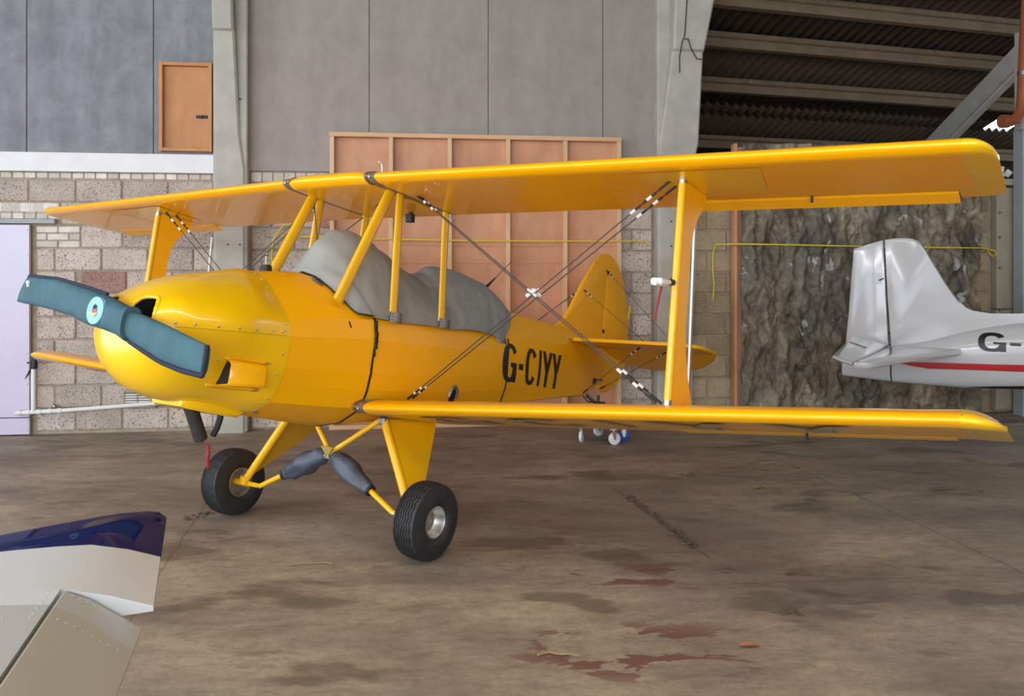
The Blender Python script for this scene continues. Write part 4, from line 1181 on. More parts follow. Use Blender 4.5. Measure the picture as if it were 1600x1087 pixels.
# ---- undercarriage ---------------------------------------------
apex = (.022, 0, .495)
for sg in (1, -1):
    lt, rt = (.004, sg*.39, .735), (-.505, sg*.39, .765)
    lb = (.045, sg*.705, .235); rb = (-.05, sg*.700, .36)
    m = MB(); m.tube([Bp(lt), Bp(lb)], .026, 12); leg = m.build('main_leg', M['yellow'], biplane, 60)
    m = MB()
    off = Vector((0, .010, .004))
    q = [Bp(lt), Bp(rt), Bp(rb), Bp(lb)]
    m.add([p+off for p in q] + [p-off for p in q], [(0, 1, 2, 3), (7, 6, 5, 4), (0, 4, 5, 1), (1, 5, 6, 2), (2, 6, 7, 3), (3, 7, 4, 0)])
    m.build('leg_fairing', M['yellow'], leg, 30)
    m = MB(); m.box(Bp(lt)+Vector((.01, 0, .0)), (.05, .05, .05), 0, None, .01); m.build('leg_fitting', M['steel'], leg)
    # axle stub, lug
    ax0 = Vector((0, sg*.68, .222)); m = MB()
    m.tube([ax0, Vector((0, sg*.84, .222))], .022, 12); m.tube([Bp(lb)+Vector((0, 0, .03)), ax0+Vector((0, sg*.03, 0))], .034, 12); m.build('axle', M['yellow'], leg)
    lug = Vector((-.006, sg*.60, .218)); m = MB(); m.box((ax0+lug)/2, (.012, .13, .030), 0, None, .004); m.build('lug', M['yellow'], leg)
    # shock strut with vinyl boot
    a = Vector((0, sg*.012, 0)) + Bp(apex); b = Vector((-.009, sg*.573, .217))
    m = MB(); m.tube([a, b], .0165, 12); sh = m.build('shock_strut', M['yellow'], biplane, 60)
    m = MB(); m.sphere(b, .017, 0, 10, 6); m.build('rod_end', M['alloy'], sh)
    bt = MB(); rings = []
    d = (b-a); dn = d.normalized(); u = dn.cross(Vector((1, 0, 0))).normalized(); v = Vector((1, 0, 0)); L = d.length
    prof = [(.03, .026), (.06, .042), (.10, .052), (.18, .060), (.27, .068), (.34, .066), (.40, .058), (.46, .056), (.52, .050), (.575, .042), (.61, .036), (.63, .034)]
    rnd = random.Random(3+sg)
    NB = 22
    for t, rr in prof:
        ring = []
        for k in range(NB):
            an = 2*PI*k/NB
            wv = 1 + .30*mnoise.noise((math.cos(an)*1.3+sg*4, math.sin(an)*1.3, t*8)) + .16*mnoise.noise((math.cos(an)*2.2, math.sin(an)*2.2+sg, t*20))
            ring.append(a + d*t + (u*math.cos(an) + v*math.sin(an))*rr*wv)
        rings.append(ring)
    bt.loft(rings, True, True, True); bt.build('vinyl_boot', M['boot'], sh, 60)
    m = MB(); m.tube([a+d*.625, a+d*.650], .036, 14); m.build('boot_tie', M['black'], sh)
    # V brace from the apex to the fuselage
    m = MB(); m.tube([Bp(apex), B(-.06, sg*.31, .735)], .0165, 12); m.build('vee_brace', M['yellow'], biplane, 60)
    # wheel
    wh = empty('wheel', (0, sg*.822, .218), 0, biplane); wh.rotation_euler = (sg*math.radians(-2.0), 0, 0)
    R, Wd = .217, .175
    NR = 160; prof = []
    def tp(s): # profile parameter -1..1 across tyre -> (axial, radius)
        an = s*math.radians(142)
        ax_ = math.copysign(abs(math.sin(an))**.92, an)*Wd/2; rad = .130 + .087*(math.copysign(abs(math.cos(an))**.70, math.cos(an)) if math.cos(an) > 0 else math.cos(an)*.62)
        return ax_, rad
    # axial stations: sidewall, then ribs and wavy grooves across the tread
    prof = []                                   # (axial offset, radius, follows the wave)
    for k in range(9):
        a_, r_ = tp(-1 + k*.50/9); prof.append((a_, r_, 0.0))
    gx = (-.051, -.034, -.017, 0.0, .017, .034, .051)
    def rad_at(a_): return .217 - .010*(abs(a_)/.068)**2.6
    prof.append((-.0700, rad_at(.0700), 0.0))
    for g_ in gx:
        for da, dr in ((-.0036, 0), (-.0026, -.010), (.0026, -.010), (.0036, 0)): prof.append((g_+da, rad_at(g_)+dr, 1.0))
    prof.append((.0700, rad_at(.0700), 0.0))
    for k in range(8, -1, -1):
        a_, r_ = tp(-1 + k*.50/9); prof.append((-a_, r_, 0.0))
    m = MB(); rings = []
    NR = 168
    for j in range(NR):
        an = 2*PI*j/NR; wob = .0036*math.sin(an*24)
        rings.append([(r_*math.cos(an), a_+wob*f_, r_*math.sin(an)) for a_, r_, f_ in prof])
    rings.append(rings[0])
    m.loft(rings, False); m.build('tyre', M['tyre'], wh, 40)
    h = MB(); so_ = sg
    prof = [(.088, .100), (.080, .096), (.066, .093), (.045, .080), (.020, .070), (.010, .035), (.012, .018), (.022, .016), (.024, .0)]
    rings = [[(max(r_, .0005)*math.cos(2*PI*k/36), so_*(a_), max(r_, .0005)*math.sin(2*PI*k/36)) for k in range(36)] for a_, r_ in [(.045, .098), (.070, .092)] + [(.073, .084), (.056, .078), (.026, .072), (.012, .060), (.010, .030), (.018, .026), (.020, .001)]]
    h.loft(rings, True, False, True)
    rings = [[(max(r_, .0005)*math.cos(2*PI*k/36), -so_*(a_), max(r_, .0005)*math.sin(2*PI*k/36)) for k in range(36)] for a_, r_ in [(.045, .094), (.072, .096), (.074, .088), (.056, .080), (.02, .074), (.018, .03), (.02, .001)]]
    h.loft(rings, True, False, True)
    h.build('hub', M['alloy'], wh, 35)
m = MB(); ap = Bp(apex)
V = [(0.022, -.055, .045), (0.022, .055, .045), (0.022, .018, .0), (0.022, .022, -.03), (0.022, -.022, -.03), (0.022, -.018, .0)]
m.prism([(p[1], p[2]) for p in V], lambda y, z: ap + Vector((.030, y, z)), lambda y, z: ap + Vector((.024, y, z)))
gp = m.build('gusset_plate', M['brass'], biplane, 30)
for y in (-.014, .014):
    m = MB(); m.disc_cyl(ap + Vector((.033, y, -.012)), (1, 0, 0), .008, .008, 10); m.build('bolt', M['alloy'], gp)

# ================================================================ COVERS ON THE BIPLANE
cov = empty('cockpit_cover', (-1.1745, 5.3333, 0), -(PI/2 + PSI))
thing(cov, 'grey canvas cover draped over both cockpits of the yellow biplane', 'cover')
# (x at hem, x at top, z top, hem half width, hem z, exponent)
ROWS = [(.205, .462, 1.568, .372, 1.335, 2.3), (.195, .435, 1.640, .372, 1.332, 1.75), (.185, .375, 1.775, .374, 1.330, 1.52), (.170, .275, 1.852, .374, 1.330, 1.42), (.140, .165, 1.890, .375, 1.332, 1.38), (.06, .06, 1.888, .375, 1.335, 1.36),
        (-.06, -.06, 1.855, .375, 1.338, 1.42), (-.22, -.22, 1.805, .375, 1.346, 1.36), (-.38, -.38, 1.762, .374, 1.352, 1.36), (-.52, -.52, 1.728, .373, 1.362, 1.40), (-.62, -.62, 1.755, .371, 1.372, 1.42), (-.70, -.70, 1.815, .369, 1.380, 1.5), (-.80, -.80, 1.838, .366, 1.385, 1.6),
        (-.95, -.95, 1.842, .360, 1.392, 1.68), (-1.10, -1.10, 1.836, .352, 1.400, 1.75), (-1.18, -1.28, 1.812, .343, 1.385, 1.8), (-1.24, -1.44, 1.770, .334, 1.375, 1.85), (-1.28, -1.56, 1.712, .327, 1.372, 1.95), (-1.30, -1.62, 1.682, .322, 1.380, 2.05)]
def cover_pt(row, t):
    """t from -1 (starboard hem) through 0 (top) to 1 (port hem)"""
    xh, xt, zt, a, zh, p = row; s_ = abs(t)
    an = (1-s_)*PI/2
    y = a*math.cos(an)**(2/p); z = zh + (zt-zh)*math.sin(an)**(2/p)
    if s_ > .86: pass
    x = lerp(xt, xh, s_**1.3)
    return x, math.copysign(y, t) if t else 0.0, z
def front_edge(t):
    x = lerp(.468, .205, abs(t)**1.4); y = math.copysign(.386*math.sin(abs(t)*PI/2)**.9, t) if t else 0.0
    h = fus_half(x); z = h[0][1]
    for (ya, za), (yb, zb_) in zip(h, h[1:]):
        if ya <= abs(y) <= yb and yb > ya: z = lerp(za, zb_, (abs(y)-ya)/(yb-ya)); break
    else: z = 1.335
    z = max(z, 1.334)
    if abs(t) > .97: z = 1.335
    return x, y + math.copysign(.006, t), z+.008
NT_ = 44
fine_rows = []
for i in range(len(ROWS)-1):
    for k in range(3): fine_rows.append(tuple(lerp(a, b, k/3) for a, b in zip(ROWS[i], ROWS[i+1])))
fine_rows.append(ROWS[-1])
m = MB(); rings = []
for ri, row in enumerate(fine_rows):
    ring = []
    for k in range(NT_+1):
        t = lerp(-1, 1, k/NT_); x, y, z = cover_pt(row, t)
        if ri == 0: x, y, z = front_edge(t)
        # keep the cloth outside the hull
        hy = hull_y(x, z)
        if abs(y) < hy+.008 and abs(t) > .5 and z < 1.45: y = math.copysign(hy+.008, t)
        wr = .014*mnoise.noise((x*6, y*6, z*6)) + .012*mnoise.noise((x*13+5, y*9, z*3.5))
        edge = 1 - abs(t)**8
        hem = .012*mnoise.noise((x*4, 3.3*math.copysign(1, t), 0))*(abs(t) > .97)
        if abs(t) > .97: y += math.copysign(.004, t)
        n_ = Vector((0, y, z-1.45)).normalized()
        if 0 < ri < len(fine_rows)-1: x += 0; y += n_.y*wr*edge; z += n_.z*wr*edge
        ring.append(B(x, y, z+hem))
    rings.append(ring)
m.loft(rings, False)
cl_ = m.build('canvas_sheet', M['canvas'], cov, 60)
sd_ = cl_.modifiers.new('thick', 'SOLIDIFY'); sd_.thickness = .005; sd_.offset = 1
# stitched tabs round the strut feet and the rear corner
for x, z in ((.040, 1.360), (-.452, 1.392)):
    m = MB(); V = []
    for u in (-.055, .0, .055):
        for v_ in (-.035, .0, .028): V.append(B(x+u, max(hull_y(x+u, z+v_), .385)+.026, z+v_))
    m.add(V, [(0, 3, 4, 1), (1, 4, 5, 2), (3, 6, 7, 4), (4, 7, 8, 5)])
    tb = m.build('stitched_tab', M['canvas'], cov, 60); tb.modifiers.new('t', 'SOLIDIFY').thickness = .004
    m = MB()
    for dz in (-.018, .0, .016): m.tube([B(x+.05, max(hull_y(x+.05, z+dz), .385)+.032, z+dz), B(x+.032, max(hull_y(x+.032, z+dz), .385)+.032, z+dz)], .0018, 5)
    m.tube([B(x+.062, max(hull_y(x+.06, z-.03), .385)+.028, z-.034), B(x+.062, max(hull_y(x+.06, z+.02), .385)+.028, z+.026)], .003, 5)
    m.build('stitching', M['black'], cov)
m = MB(); V = []
for x, zz0, zz1 in ((-1.20, 1.36, 1.42), (-1.27, 1.352, 1.42), (-1.345, 1.355, 1.46)):
    for z in (zz0, zz1): V.append(B(x, hull_y(x, z)+.010, z))
m.add(V, [(0, 2, 3, 1), (2, 4, 5, 3)]); tb = m.build('corner_tab', M['canvas'], cov, 60); tb.modifiers.new('t', 'SOLIDIFY').thickness = .004
# dark cord along the front edge
m = MB(); m.tube([Bp(front_edge(lerp(-.95, .95, k/30))) + Vector((.006, 0, 0)) for k in range(31)], .005, 6); m.build('front_binding', M['black'], cov)
def strap(name, x, z_hi, wdt, lift=.004):
    m = MB(); rg = fus_ring(x, lift)
    n = len(rg)
    # from port hem round the belly to starboard hem
    pts = [(y, z) for y, z in rg]
    half = []
    port = [(y, z) for y, z in pts[:11] if z < z_hi]
    st_ = [(-y, z) for y, z in port[::-1]]
    yh = hull_y(x, z_hi)+lift
    seq = [(yh, z_hi)] + port + st_[1:] + [(-yh, z_hi)]
    dense = []
    for a, b in zip(seq, seq[1:]):
        for k in range(3): dense.append((lerp(a[0], b[0], k/3), lerp(a[1], b[1], k/3)))
    dense.append(seq[-1])
    rr = []
    for y, z in dense:
        wob = .006*mnoise.noise((x*3, y*5, z*9))
        rr.append([B(x+wob-wdt/2, y, z), B(x+wob+wdt/2, y, z)])
    m.loft(rr, False); o = m.build(name, M['black'], cov, 60); o.modifiers.new('t', 'SOLIDIFY').thickness = .004
    return o
strap('strap', .176, 1.335, .016); strap('strap', -1.379, 1.40, .014)
m = MB()
for k, (z, w_) in enumerate(((1.30, .020), (1.27, .028), (1.235, .026), (1.20, .030), (1.165, .022), (1.12, .018))): m.box(B(.172+.006*(k % 2), hull_y(.176, z)+.010, z), (w_, .012, .036), 0, None, .004)
m.build('strap_buckle', M['black'], cov)

# propeller cover
pc = empty('propeller_cover', (-1.1745, 5.3333, 0), -(PI/2 + PSI))
thing(pc, 'padded teal cloth cover with a round badge over the biplane propeller', 'cover')
PX = 1.66
def BP(x, y, z): return B(x, y-.022, z)
def blade(name, ys, lo, hi, th, xoff, seed):
    m = MB(); rings = []; n = 28
    y0, y1 = ys
    for i in range(n+1):
        t = i/n; y = lerp(y0, y1, t)
        zl, zh = interp(y, *lo), interp(y, *hi); k = interp(y, *th)
        ring = []
        for j in range(20):
            a = 2*PI*j/20
            cz, cx_ = math.sin(a), math.cos(a)
            z = (zl+zh)/2 + (zh-zl)/2*math.copysign(abs(cz)**.85, cz)
            wr = 1 + .12*mnoise.noise((y*7+seed, z*5, cx_*1.2)) + .10*mnoise.noise((y*30, z*5+seed, cx_*.6))
            x = PX + xoff + k*math.copysign(abs(cx_)**.8, cx_)*wr
            yy = y + interp(z, [zl, zh], [-.03, .03])*(1 if t < .08 else 0)*(1 if y0 < 0 else 0)
            ring.append(BP(x, yy, z))
        rings.append(ring)
    m.loft(rings, True, True, True)
    return m.build(name, M['cloth_teal'], pc, 50)
LO1 = ([-.80, -.5, -.273, -.093, .074, .16, .24], [1.172, 1.140, 1.112, 1.068, 1.046, 1.030, 1.000])
HI1 = ([-.80, -.70, -.446, -.25, -.089, .025, .16, .200, .24], [1.305, 1.304, 1.292, 1.262, 1.236, 1.215, 1.176, 1.164, 1.172])
TH1 = ([-.80, -.5, -.2, -.05, .12, .232], [.016, .028, .042, .055, .058, .056])
b1 = blade('blade_sleeve', (-.765, .232), LO1, HI1, TH1, 0, 1.0)
LO2 = ([.2, .369, .498, .663, .83], [1.025, .970, .930, .900, .886])
HI2 = ([.2, .30, .479, .82], [1.150, 1.135, 1.095, 1.010])
TH2 = ([.2, .30, .5, .83], [.040, .040, .030, .016])
b2_ = blade('blade_sleeve', (.205, .795), LO2, HI2, TH2, -.01, 5.0)
m = MB(); m.tube([BP(PX, y, interp(y, *HI1)+.004) for y in [lerp(-.735, .0, k/14) for k in range(15)]], .010, 8); m.tube([BP(PX, -.735, 1.31), BP(PX, -.76, 1.25), BP(PX, -.797, 1.172)], .009, 8); m.build('binding', M['navy'], pc)
m = MB(); m.tube([BP(PX, y, interp(y, *LO2)-.004) for y in [lerp(.24, .797, k/12) for k in range(13)]], .012, 8); m.tube([BP(PX, .797, 1.018), BP(PX, .800, .95), BP(PX, .798, .880)], .011, 8); m.build('binding', M['navy'], pc)
# badge
def badge_pt(r, a, lift): return BP(PX+.060+lift, .018 + r*.066*math.cos(a), 1.137 + r*.066*math.sin(a))
m = MB(); n = 28
m.add([badge_pt(1, 2*PI*k/n, 0) for k in range(n)] + [badge_pt(1, 2*PI*k/n, -.02) for k in range(n)], [tuple(range(n))] + [(k, (k+1) % n, n+(k+1) % n, n+k) for k in range(n)])
bd = m.build('round_badge', M['skyblue'], pc, 40)
m = MB()
m.add([badge_pt(.40*(.82 if abs(math.cos(2*PI*k/n)) > .7 else 1.0), 2*PI*k/n, .002) for k in range(n)], [tuple(range(n))]); m.build('badge_emblem', M['crimson'], bd, smooth=False)
m = MB(); m.add([badge_pt(r, math.radians(a), .003) for r, a in ((.40, 50), (.46, 90), (.40, 130), (.16, 150), (.14, 90), (.16, 30))], [(0, 1, 2, 3, 4, 5)]); m.build('badge_crown', M['navy'], bd, smooth=False)
m = MB(); m.add([badge_pt(r, math.radians(a), .003) for r, a in ((.52, 200), (.30, 215), (.28, 325), (.52, 340), (.50, 270))], [(0, 1, 2, 3, 4)]); m.build('badge_scroll', M['brass'], bd, smooth=False)
m = MB()
for a0 in (70, 110, 200, 250, 290, 340):
    a = math.radians(a0); m.add([badge_pt(r, a+da, .002) for r, da in ((.66, -.16), (.66, .16), (.80, .16), (.80, -.16))], [(0, 1, 2, 3)])
m.build('badge_marks', M['white'], bd, smooth=False)
m = MB(); m.sphere(BP(PX+.02, -.70, 1.272), .012, 0, 8, 5); m.sphere(BP(PX+.02, -.695, 1.255), .009, 0, 8, 5); m.build('maker_tag', M['white'], pc)

# red streamer below the exhaust
m = MB(); e = BW @ B(1.016, .02, .545); rr = []
for k in range(9):
    t = k/8; dx = .0015*math.sin(k*.9); z = lerp(e.z-.020, e.z-.150, t)
    rr.append([Vector((e.x+.026+dx, e.y+.004*math.sin(k), z)), Vector((e.x+.043+dx, e.y+.008, z-.002))])
m.loft(rr, False); m.tube([e, Vector((e.x+.033, e.y, e.z-.021))], .002, 5)
o = m.build('red_streamer', M['red']); o.modifiers.new('t', 'SOLIDIFY').thickness = .002
thing(o, 'red warning streamer hanging below the exhaust pipe of the yellow biplane', 'ribbon')
# pitot cover with red flag on the port interplane strut
c = BW @ B(.02, 2.20, 1.598)
ux = (BW.to_3x3() @ Vector((1, 0, 0))).normalized()
m = MB(); m.tube([c+ux*.0, c+ux*.10], .013, 10); m.tube([c+ux*.10, c+ux*.13, c+ux*.20, c+ux*.25], [.014, .020, .020, .010], 10)
m.box(c+ux*.225+Vector((0, 0, .008)), (.06, .03, .036), 0, None, .008)
o = m.build('pitot_cover', M['white']); thing(o, 'white pitot tube cover with red flag on the strut near the wing tip', 'cover')
m = MB(); m.tube([c+ux*.03, c+ux*.075], .0165, 10); m.build('pitot_band', M['black'], o)
m = MB(); rr = []
for k in range(9):
    t = k/8; p = c+ux*(.17+.085*t)+Vector((0, 0, -.015-.165*t)); rr.append([p+Vector((-.005, 0, 0)), p+Vector((.006, 0, 0))])
m.loft(rr, False); fo = m.build('red_flag', M['red'], o); fo.modifiers.new('t', 'SOLIDIFY').thickness = .002
m = MB(); m.box(c+ux*.015+Vector((0, 0, -.075)), (.012, .012, .05)); m.build('static_probe', M['steel'], o)
# ================================================================ OTHER AIRCRAFT
# white aeroplane whose tail stands before the rock face
fA = math.atan2(-.56, .83)
white = empty('white_aeroplane', (3.97, 7.72, 0), fA)
thing(white, 'white aeroplane with a red stripe, its tail in front of the rock face', 'aeroplane')
WX = [-.975, -.80, -.53, -.23, .07, .30, .52, 1.0, 1.6]
WT = [.80, .86, .93, .99, 1.08, 1.14, 1.18, 1.24, 1.32]
WBm = [.615, .603, .587, .58, .577, .586, .599, .62, .62]
WH = [.022, .045, .075, .105, .135, .16, .185, .25, .34]
def wring(x):
    t, b_, h = interp(x, WX, WT), interp(x, WX, WBm), interp(x, WX, WH); zc = (t+b_)/2; hz = (t-b_)/2
    r = []
    for k in range(32):
        a = 2*PI*k/32; c, s_ = math.cos(a), math.sin(a)
        r.append((x, h*math.copysign(abs(c)**.75, c), zc + hz*math.copysign(abs(s_)**.85, s_)))
    return r
def wside(x, z):
    t, b_, h = interp(x, WX, WT), interp(x, WX, WBm), interp(x, WX, WH); zc = (t+b_)/2; hz = (t-b_)/2
    s_ = min(1, abs((z-zc)/hz))**(1/.85); return h*max(0, 1-s_*s_)**.375
m = MB(); m.loft([wring(x) for x in (-.975, -.9, -.8, -.66, -.54)], True, True, True); m.build('tail_cone', M['whitepaint'], white, 40)
m = MB(); m.loft([wring(x) for x in (-.525, -.4, -.23, -.08, .07, .2, .3, .41, .52, .76, 1.0, 1.3, 1.6)], True, True, True); wf = m.build('fuselage', M['whitepaint'], white, 40)
sidep = lambda p, q, t: Vector((p, t, q))
wfin = [(-.598, 1.908), (-.52, 1.918), (-.445, 1.922), (-.364, 1.914), (-.315, 1.890), (-.283, 1.854), (-.20, 1.70), (-.099, 1.518), (-.03, 1.405), (.029, 1.319), (.09, 1.268), (.156, 1.237), (.304, 1.214), (.521, 1.220), (.9, 1.24), (.9, 1.0), (-.54, .88), (-.575, 1.394)]
plate(wfin, sidep, .085, M['whitepaint'], 'fin', white)
wrud = [(-.608, 1.905), (-.74, 1.868), (-.867, 1.826), (-.890, 1.55), (-.915, 1.2), (-.942, .93), (-.95, .86), (-.56, .885), (-.585, 1.394)]
wr = plate(wrud, sidep, .06, M['whitepaint'], 'rudder', white)
m = MB(); m.box((-.655, -.034, 1.545), (.075, .006, .10), 0, None, .002); m.build('hinge_plate', M['whitepaint'], wr)
m = MB(); m.tube([(-.60, -.04, 1.545), (-.64, -.05, 1.525)], .006, 6); m.build('trim_rod', M['black'], wr)
def stabz(x, y, t): return Vector((x, y, .907 + t))
for sg in (-1, 1):
    so = [(.066, .08), (-.16, .90), (-.34, 1.60), (-.372, 1.70), (-.42, 1.735), (-.49, 1.735), (-.50, 1.0), (-.52, .06)]
    plate([(p_, sg*q) for p_, q in so], stabz, .05, M['whitepaint'], 'tailplane', white)
    eo = [(-.505, 1.73), (-.51, 1.0), (-.53, .10), (-.70, .13), (-.835, .20), (-.74, 1.0), (-.655, 1.70), (-.60, 1.735)]
    el = plate([(p_, sg*q) for p_, q in eo], lambda x, y, t: Vector((x, y, .909 + t + (-.50-x)*.28)), .03, M['whitepaint'], 'elevator', white)
    m = MB(); m.tube([(-.60, sg*.75, .957), (-.75, sg*.72, .998)], .003, 5); m.build('tab_line', M['black'], el)
def wstrip(name, pts, mat, sg):
    m = MB(); rr = []
    for x, z0, z1 in pts:
        rr.append([(x, sg*(wside(x, lerp(z0, z1, k/4))+.003), lerp(z0, z1, k/4)) for k in range(5)])
    m.loft(rr, False); m.build(name, mat, wf)
for sg in (-1, 1):
    wstrip('red_stripe', [(-.46, .770, .778), (-.35, .752, .788), (-.213, .738, .796), (.07, .750, .806), (.30, .758, .814), (.528, .766, .826), (1.0, .79, .86), (1.6, .82, .90)], M['redstripe'], sg)
    wstrip('black_stripe', [(.10, .590, .592), (.30, .594, .618), (.528, .606, .640), (1.0, .64, .70), (1.6, .68, .75)], M['letters'], sg)
    for ch, x0, wd in (('G', .185, .215), ('-', .425, .09), ('V', .535, .22)):
        m = MB()
        if sg > 0: x0 = .94 - x0 - wd + .0
        for q in glyph(ch, .24, .17):
            m.add([(xx, sg*(wside(xx, zz)+.003), zz) for xx, zz in ((x0 + (u if sg < 0 else 1-u)*wd, lerp(.922, 1.085, v)) for u, v in q)], [(0, 1, 2, 3)])
        m.build('registration_letter', M['letters'], wf, smooth=False)

# wing tip of an aircraft in the near left corner
fw = empty('blue_tipped_wing', (-.993, 1.901, 0), 0)
thing(fw, 'blue and white wing tip with a drooped aileron in the near left corner', 'wing')
OV = Vector((-.256, .967, 0)); AV = Vector((.967, .256, 0))
def FWp(o_, a_, z):
    a_ = a_ - .085*max(0, o_)*max(0, a_)/.19
    return OV*o_ + AV*a_ + Vector((0, 0, z))
def ztop(a_): return interp(a_, [-1.0, -.85, -.6, -.3, -.1, 0.0, .10, .20], [.865, .915, .950, .957, .950, .942, .917, .882])
def zbot(a_): return interp(a_, [-1.0, -.85, -.5, 0.0, .20], [.850, .835, .835, .862, .874])
def tip_o(a_): return interp(a_, [-1.0, -.8, -.5, -.255, -.1, .05, .125, .165, .20], [.15, .29, .46, .59, .69, .785, .815, .805, .735])
def blue_o(a_): return .295 + .19*(a_+.1)
avs = [-1.0, -.97, -.9, -.8, -.65, -.5, -.38, -.26, -.16, -.08, 0.0, .05, .10, .15, .19]
def surf(o_of, n, mats):
    m = MB()
    for up in (1, 0):
        rows = []
        for a_ in avs:
            r = []
            for k in range(n+1):
                t = k/n; o_ = o_of(a_, t); e = tip_o(a_)
                d = max(0, 1 - (e-o_)/.16) if e-o_ < .16 else 0
                zt, zb_ = ztop(a_), zbot(a_)
                zz = zt - (zt-zb_)*.55*d**2.4 if up else zb_ + (zt-zb_)*.40*d**2.4
                r.append(FWp(o_, a_, zz))
            rows.append(r)
        m.loft(rows, False)
    return m
def solid(name, o_of, n, mat):
    m = MB(); top = []; bot = []
    for a_ in avs:
        ring_t = []; ring_b = []
        for k in range(n+1):
            t = k/n; o_ = o_of(a_, t); e = tip_o(a_); d = min(1, max(0, 1 - (e-o_)/.16))
            zt, zb_ = ztop(a_), zbot(a_)
            d2 = min(1, max(0, 1 - (e-o_)/.42)); ring_t.append(FWp(o_, a_, zt - (zt-zb_)*(.30*d**2.4 + .30*d2**2))); ring_b.append(FWp(o_, a_, zb_ + (zt-zb_)*.42*d**2.4))
        top.append(ring_t + ring_b[::-1])
    m.loft(top, True, True, True)
    return m.build(name, mat, fw, 40)
solid('blue_tip', lambda a_, t: lerp(blue_o(a_)+.0005, tip_o(a_), t), 12, M['blue'])
solid('white_tip', lambda a_, t: lerp(.001, blue_o(a_)-.0005, t), 4, M['offwhite'])
avs_all = list(avs)
avs = [a_ for a_ in avs if a_ <= 0.0]
solid('wing_skin', lambda a_, t: lerp(-1.1, -.0905, t), 4, M['greypaint'])
solid('white_band', lambda a_, t: lerp(-.09, .0005, t), 2, M['offwhite'])
def ail_ring(o1, o2):
    o_ = lambda a_: lerp(o1, o2, (a_-.005)/.163)
    return [FWp(o_(a_), a_, z_) for a_, z_ in ((.005, .936), (.012, .940), (.06, .918), (.168, .842), (.168, .838), (.06, .872), (.008, .880))]
m = MB(); m.loft([ail_ring(-1.1, -1.1), ail_ring(-.5, -.5), ail_ring(-.100, -.130)], True, True, True); fa_ = m.build('aileron', M['tanpaint'], fw, 25)
m = MB(); m.loft([ail_ring(-.0995, -.1295), ail_ring(-.012, -.012)], True, True, True); m.build('aileron_end', M['greypaint'], fa_, 25)
r = MB()
for k in range(9): r.sphere(FWp(-.03 - .0*k, .03 + .015*k, interp(.03+.015*k, [.02, .06, .168], [.940, .918, .842])+.0005), .0022, 0, 6, 3)
for k in range(8): r.sphere(FWp(-.16-.0*k, .03+.016*k, interp(.03+.016*k, [.02, .06, .168], [.940, .918, .842])+.0005), .0022, 0, 6, 3)
for k in range(5): r.sphere(FWp(-.02-.03*k, -.02, .9445), .0022, 0, 6, 3)
for k in range(5): r.sphere(FWp(-.16, -.02-.05*k, ztop(-.02-.05*k)+.001), .0022, 0, 6, 3)
stuff(r.build('rivets', M['whitepaint'], fw))

# ================================================================ ON THE FLOOR
# dolly under the biplane's tail
dl = empty('wheeled_dolly', (.86, 8.19, 0), math.radians(-16)); dl.scale = (1.08, 1.08, 1.10)
thing(dl, 'low brown wooden dolly on castors under the tail of the biplane', 'dolly')
m = MB(); m.box((0, 0.06, .145), (.42, .44, .018), 0, None, .003); m.build('board', M['darkboard'], dl, 30)
for x, y, rz, bl in ((-.17, -.10, 1.5, 0), (.12, -.13, .5, 0), (.18, .03, .2, 1), (-.08, .22, .9, 0)):
    m = MB(); m.box((x, y, .133), (.06, .06, .006)); m.tube([(x, y, .130), (x, y, .112)], .012, 10)
    R = Matrix.Rotation(rz, 3, 'Z')
    for s_ in (-.017, .017): 
        m.loft([[Vector((x, y, 0)) + R @ Vector((a, s_+e, zz)) for a, zz in ((-.022, .112), (.022, .112), (.012, .045), (-.004, .045))] for e in (-.002, .002)], True, True, True)
    m.box((x, y, .111), (.04, .04, .004), 0, None, 0, R)
    fk = m.build('castor_fork', M['alloy'], dl, 30)
    m = MB(); ax = R @ Vector((0, 1, 0)); c = Vector((x, y, .052)) + R @ Vector((.004, 0, 0))
    m.tube([c-ax*.014, c-ax*.011, c+ax*.011, c+ax*.014], [.046, .0515, .0515, .046], 20); m.tube([c-ax*.016, c+ax*.016], .018, 10)
    m.build('castor_wheel', M['bluewheel' if bl else 'white'], fk, 40)

def twig(name, x, y, L, rz, label, cat, mat='twig', r=.006, bend=.1, group=None):
    rnd = random.Random(int(x*1000)); m = MB(); n = 7
    pts = [Vector((x, y, r*1.1)) + Matrix.Rotation(rz, 3, 'Z') @ Vector((lerp(-L/2, L/2, k/n), bend*L*math.sin(PI*k/n) + rnd.uniform(-.01, .01), rnd.uniform(0, .006))) for k in range(n+1)]
    m.tube(pts, [r*(1-.5*k/n) for k in range(n+1)], 6)
    o = m.build(name, M[mat]); thing(o, label, cat, group); return o
def litter(name, x, y, rx, ry, rz, n, label, cat, mat='twig', size=.03):
    rnd = random.Random(int(abs(x)*1000+n)); m = MB()
    for k in range(n):
        p = Matrix.Rotation(rz, 3, 'Z') @ Vector((rnd.uniform(-rx, rx), rnd.gauss(0, ry/2), 0)); p = Vector((x, y, 0)) + p
        R = Matrix.Rotation(rnd.uniform(0, 6), 3, 'Z'); s = size*rnd.uniform(.4, 1.1)
        m.box((p.x, p.y, .003+rnd.uniform(0, .006)), (s, s*rnd.uniform(.15, .5), .004), 0, None, 0, R @ Matrix.Rotation(rnd.uniform(-.3, .3), 3, 'X'))
    o = m.build(name, M[mat], None, smooth=False); stuff(o); thing(o, label, cat); return o
twig('straw_stalk', -1.11, 4.77, .24, .06, 'pale dry stalk lying in front of the near main wheel', 'stalk')
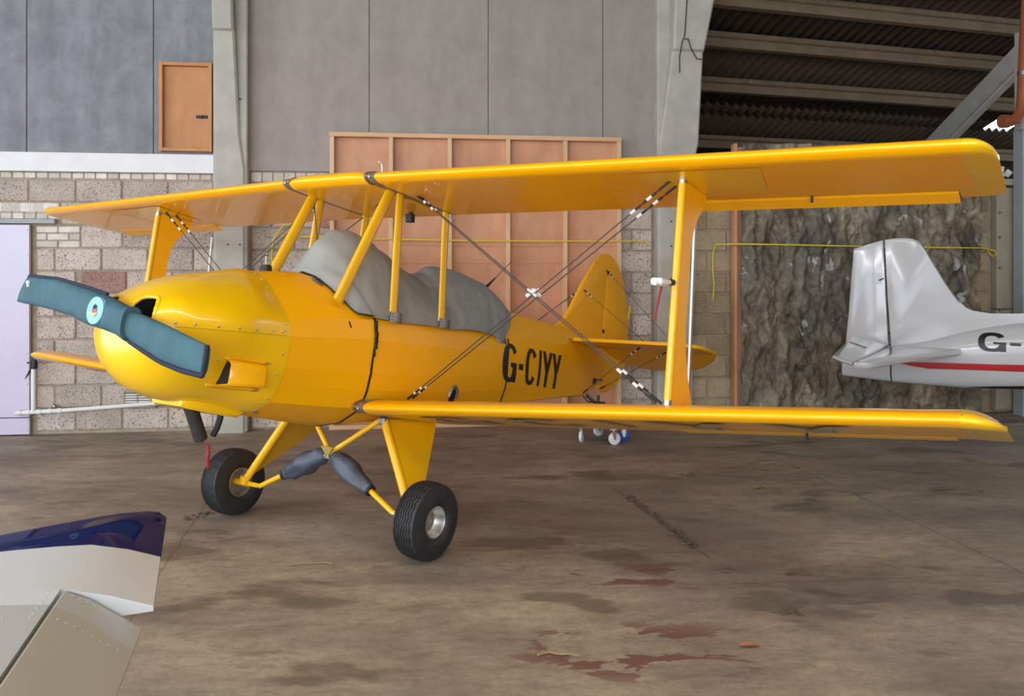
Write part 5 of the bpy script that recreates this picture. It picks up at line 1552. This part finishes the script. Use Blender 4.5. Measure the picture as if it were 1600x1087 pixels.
twig('straw_stalk', 2.15, 7.24, .16, -.08, 'thin pale stalk on the floor behind the wing, by the slab joint', 'stalk')
twig('straw_stalk', .20, 3.66, .18, -.12, 'dry stalk among red paint flakes near the front edge of the floor', 'stalk')
o = twig('rubber_strip', 3.27, 6.33, .34, -.18, 'dark bent rubber strip on the floor at the right', 'strip', 'debris', .009, .22)
M['leaf'] = pmat('green_leaf', (.22, .24, .03), .6, 0, .2, 30)
m = MB(); m.add([(-.05, 0, .004), (-.02, .02, .012), (.03, .014, .010), (.06, 0, .004), (.03, -.014, .012), (-.02, -.02, .010)], [(0, 1, 2, 3), (0, 3, 4, 5)]); m.tube([(.06, 0, .004), (.14, .02, .006)], .004, 5)
o = m.build('green_leaf', M['leaf']); o.location = (1.84, 6.44, 0); o.rotation_euler = (0, 0, .25); thing(o, 'single green leaf lying on the open floor in front of the wing', 'leaf')
m = MB(); m.add([(-.045, 0, .004), (-.02, .022, .014), (.02, .016, .012), (.05, 0, .004), (.02, -.016, .014), (-.02, -.022, .012)], [(0, 1, 2, 3), (0, 3, 4, 5)])
M['rustleaf'] = pmat('rust_leaf', (.36, .13, .05), .7, 0, .2, 30)
o = m.build('dead_leaf', M['rustleaf']); o.location = (1.03, 3.755, 0); thing(o, 'single rust coloured dead leaf near the front edge of the floor', 'leaf')
litter('debris_line', .955, 5.64, .58, .035, math.atan2(-1.03, .215), 150, 'line of dark dried debris along a slab joint in mid floor', 'debris', 'debris', .035)
litter('debris_clump', 1.31, 4.12, .06, .05, 0, 26, 'small clump of dried debris on the near open floor at right', 'debris', 'debris', .03)
litter('debris_clump', -2.08, 5.72, .10, .06, .8, 30, 'small clump of dried debris by the crack left of the far wheel', 'debris', 'debris', .03)
litter('debris_clump', 1.39, 6.83, .06, .04, 0, 18, 'small clump of dried debris behind the near wheel, below the wing', 'debris', 'debris', .03)
# flint pebbles on the floor

# everything built in the wall's frame shares its scale
for o in list(bpy.data.objects):
    if o.parent is None and (Vector(o.location) - Vector(WP)).length < 1e-4: o.scale = (WK, WK, WK)
